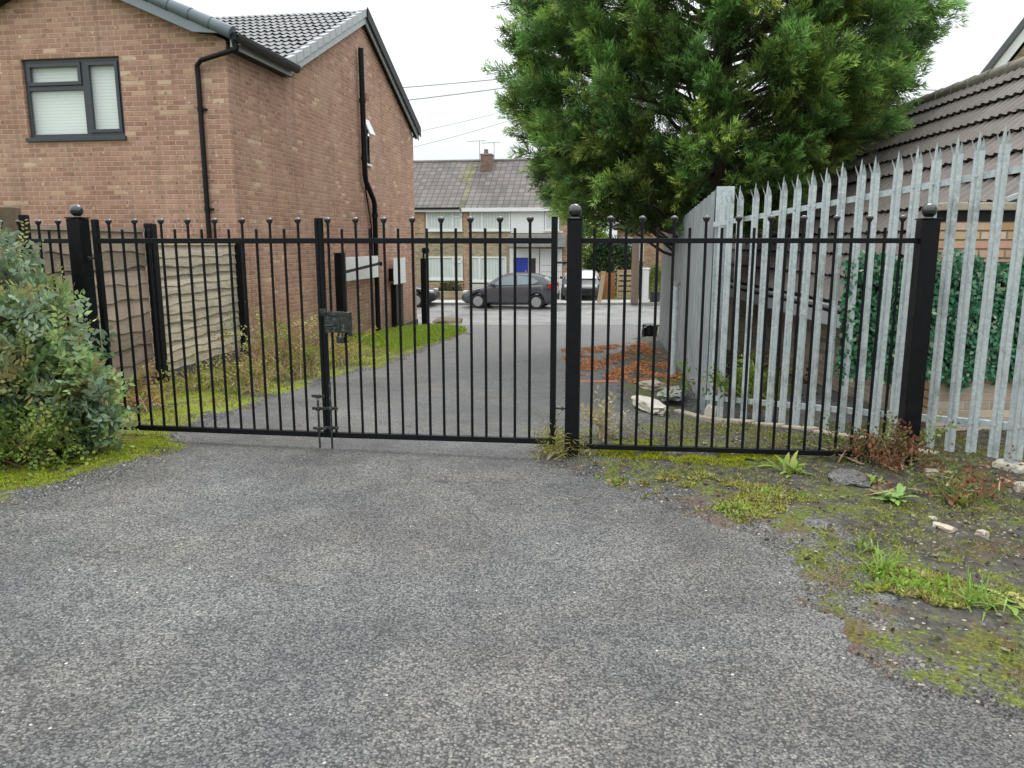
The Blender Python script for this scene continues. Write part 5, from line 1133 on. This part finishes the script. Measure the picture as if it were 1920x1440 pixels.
# needle litter under the conifer
LIT = g2((1052, 655), (1120, 650), (1200, 640), (1240, 665), (1278, 700), (1276, 732), (1210, 722), (1140, 722), (1062, 700))
def litter(name, poly, n, cols, label, L=.05, w=.006, rise=.03):
    P = scatter(poly, n); nz_ = np.array([mnoise.noise(Vector((p[0] * 3, p[1] * 1.5, 4.0))) for p in P]); P = P[nz_ > -.12 + .35 * RNG.random(len(P))]; n = len(P); z = np.maximum(vz(P, VRB, .03, .03), np.array([gz(p[1]) for p in P])) + RNG.uniform(.003, .012, n)
    B = np.column_stack([P, z]); a = RNG.uniform(0, 6.28, n); D = unit(np.column_stack([np.cos(a), np.sin(a), RNG.normal(0, .25, n)])); Nn = unit(np.column_stack([RNG.normal(0, .3, n), RNG.normal(0, .3, n), np.ones(n)]))
    V = leaves_quads(B, D, Nn, L * RNG.uniform(.5, 1.3, n), w * RNG.uniform(.6, 1.4, n)); Cc = np.array(cols)[RNG.integers(len(cols), size=n)] * RNG.uniform(.6, 1.3, n)[:, None]
    o = np_mesh(name, V, 4, np.clip(Cc, .004, 1), M['litter']); tag(o, label, 'leaf litter', None, 'stuff')
litter('leaf_litter', LIT, 52000, [(.55, .20, .07), (.44, .15, .055), (.62, .32, .14), (.28, .12, .06)], 'orange brown fallen conifer needles on the drive edge', .055, .006, -.01)
litter('leaf_litter', g2((1235, 840), (1400, 850), (1640, 880), (1500, 960), (1300, 930), (1100, 890)), 7000, [(.28, .16, .06), (.4, .33, .18), (.16, .08, .04)], 'scraps of brown leaf litter on the right verge', .018, .005)
# rubble, stones, edging
p = G(1215, 765); lump('broken_slab', 'large pale broken concrete slab behind the right railing', 'rubble', (p.x + .02, p.y, gz(p.y) + .03), (.09, .30, .05), M['concrete_white'], 11, R(12), .4, group='broken concrete slabs behind the right railing')
p = G(1222, 728); lump('broken_slab', 'smaller pale slab at the edge of the orange needles', 'rubble', (p.x, p.y, gz(p.y) + .03), (.13, .12, .05), M['concrete'], 12, R(40), .5, group='broken concrete slabs behind the right railing')
p = G(1262, 742); lump('broken_slab', 'grey slab fragment between pale slab and sheet fence', 'rubble', (p.x, p.y, gz(p.y) + .03), (.12, .28, .04), M['concrete_grey'], 13, R(-20), .5, group='broken concrete slabs behind the right railing')
p = G(1135, 716); lump('brick_edging', 'row of orange bricks set in the drive behind the railing', 'edging', (p.x, p.y, gz(p.y) + .0), (.36, .08, .012), M['terracotta'], 14, R(-4), .1)
for lb, px, py, s, m, sd_ in (('flat buff stone lying on the right verge', 1768, 1001, (.055, .03, .016), 'concrete', 21), ('rounded buff stone right of the flat one', 1840, 1013, (.026, .022, .02), 'concrete', 22), ('pair sized small pale stone above the flat buff stone', 1748, 985, (.022, .018, .015), 'concrete', 23),
        ('white flat shard under the railing at the end of the yellow moss', 1380, 858, (.07, .035, .018), 'concrete_white', 24), ('pale stone by the right end footing', 1885, 915, (.05, .03, .02), 'concrete', 25), ('cream crumpled stone between the right post and the end footing', 1760, 898, (.09, .04, .025), 'concrete', 26), ('tan stone at the right edge near the footing', 1912, 925, (.05, .035, .03), 'concrete', 27),
        ('lump of dark tarmac on the verge behind the rosette', 1590, 905, (.16, .11, .035), 'asphalt', 28)):
    p = G(px, py); lump('stone', lb, 'stone', (p.x, p.y, .035 if m != 'asphalt' else .02), s, M[m], sd_, RNG.uniform(0, 3), .5, group='loose stones on the right verge')
# concrete edging along the palisade
b = MB()
for k in range(8):
    s0, s1 = -.35 + k * .36, -.35 + (k + 1) * .36 - .015; h0, h1 = .045 + RNG.uniform(-.012, .012), .045 + RNG.uniform(-.012, .012); q0, q1 = fn(s0, -.10 + RNG.uniform(-.02, .02)), fn(s1, -.10 + RNG.uniform(-.02, .02)); b.bar((q0.x, q0.y, T(q0.x, q0.y) + h0 - .04), (q1.x, q1.y, T(q1.x, q1.y) + h1 - .04), .09, .10)
o = b.build('edging_kerb', M['concrete'], bevel=.012); tag(o, 'uneven pale concrete edging along the foot of the palisade fence', 'edging')
p0, p1 = G(-40, 872), G(62, 850); b = MB(); b.bar((p0.x - .6, p0.y - .25, .03), (p1.x, p1.y, .03), .09, .10); o = b.build('edging_kerb', M['concrete_grey'], bevel=.012); tag(o, 'worn grey kerb at the left edge below the bush', 'edging')
p = G(838, 607); lump('soil_mound', 'brown soil hump at the far end of the lawn strip', 'mound', (p.x, p.y + .4, gz(p.y) - .05), (.40, .4, .16), M['wood_post'], 31, 0, .5)
p = G(1216, 632); lump('black_bag', 'small black bag beside the far end of the sheet fence', 'bag', (p.x + .02, p.y, gz(p.y) + .13), (.16, .15, .16), M['black_plastic'], 33, 0, .35)
# ivy screen
hx0 = at(1577, 600, 6.45).x; hx1 = 6.2; hz0 = at(1650, 705, 6.45).z; hz1 = at(1800, 482, 6.45).z
hs = thing('ivy_screen', 'artificial dark green ivy leaf screen behind the palisade fence', 'hedge screen', (0, 6.45, 0))
n = 15000; X = RNG.uniform(hx0, hx1, n); Z = hz0 + (hz1 - hz0) * RNG.random(n); Z += .05 * np.sin(X * 9) * (np.abs(Z - hz1) < .25); Z -= np.abs(.09 * np.sin(X * 5.3) + .07 * np.sin(X * 17)) * (Z < hz0 + .3) * RNG.random(n); P = np.column_stack([X, -.03 + RNG.normal(0, .035, n), Z])
Nn = unit(np.column_stack([RNG.normal(0, .5, n), -np.ones(n), RNG.normal(.35, .45, n)])); D = unit(np.cross(Nn, rnd_dirs(n)) + np.array([0, 0, -.4])); V = leaves_quads(P, D, Nn, RNG.uniform(.03, .06, n), RNG.uniform(.012, .022, n))
g = RNG.uniform(.6, 1.35, n)[:, None]; Cc = np.where(RNG.random((n, 1)) < .09, np.array([[.30, .38, .24]]), np.array([[.035, .165, .075]])) * g; np_mesh('leaves', V, 4, Cc, M['plastic_leaf'], hs)
b = MB(); b.box(hx0 + .02, hx1, .02, .035, hz0 + .05, hz1 - .04); b.build('backing', plain('dark_green_mesh', (.008, .03, .014), .7), hs)
b = MB(); b.box(hx0 + .9, 6.2, 6.49, 6.6, -.2, hz0 + .04); o = b.build('low_wall', M['brick_dark']); tag(o, 'low brown brick wall below the ivy screen', 'wall')
# background hedges across the street
def hedge(label, name, loc, sx, sy, sz, n, cols, L=.14, w=.045, cat='hedge'):
    t = thing(name, label, cat, loc); P = rnd_dirs(n) * RNG.uniform(.75, 1.05, (n, 1)); P[:, 2] = np.abs(P[:, 2]) ** .7; nz2 = np.array([mnoise.noise(Vector(p) * 3.0) for p in P]); P = P * (1 + .18 * nz2)[:, None] * (sx, sy, sz); D = unit(rnd_dirs(n) + unit(P) * .6)
    V = leaves_quads(P, D, rnd_dirs(n), L * RNG.uniform(.6, 1.3, n), w * RNG.uniform(.6, 1.3, n)); Cc = np.array(cols)[RNG.integers(len(cols), size=n)] * RNG.uniform(.7, 1.3, n)[:, None]; np_mesh('foliage', V, 4, np.clip(Cc, .004, 1), M['leaf'], t)
    b = MB(); b.tube([(0, 0, 0), (0, 0, sz * .6)], [.06, .03], 6); b.build('stem', M['wood_post'], t, uv=False); return t
hedge('bright yellow green hedge top above the parked black car', 'hedge', (3.9, 41.5, -1.0), 1.5, .8, 3.9, 9000, [(.18, .30, .03), (.26, .34, .04), (.12, .22, .04)])
hedge('dark green hedge behind the wooden gate across the street', 'hedge', (5.3, 41.0, -1.0), 1.5, .8, 2.7, 7000, [(.03, .06, .025), (.05, .09, .03), (.02, .04, .02)])
hedge('yellow green shrub right of the white gate pier', 'shrub', (6.35, 34.3, -.55), .32, .3, 1.15, 2200, [(.20, .26, .05), (.13, .2, .04)], .09, .02, 'shrub')
b = MB(); b.lathe([(.22, 0), (.28, .45), (.30, .47)], n=16); o = b.build('planter', M['charcoal'], smooth=True); o.location = (6.35, 34.3, -1.0); tag(o, 'dark planter pot under the yellow green shrub', 'planter')
hedge('small clipped shrub by the low garden wall across the street', 'shrub', (-2.9, 36.5, -1.0), .6, .4, .75, 2500, [(.06, .09, .03), (.14, .12, .05)], .09, .03, 'shrub')
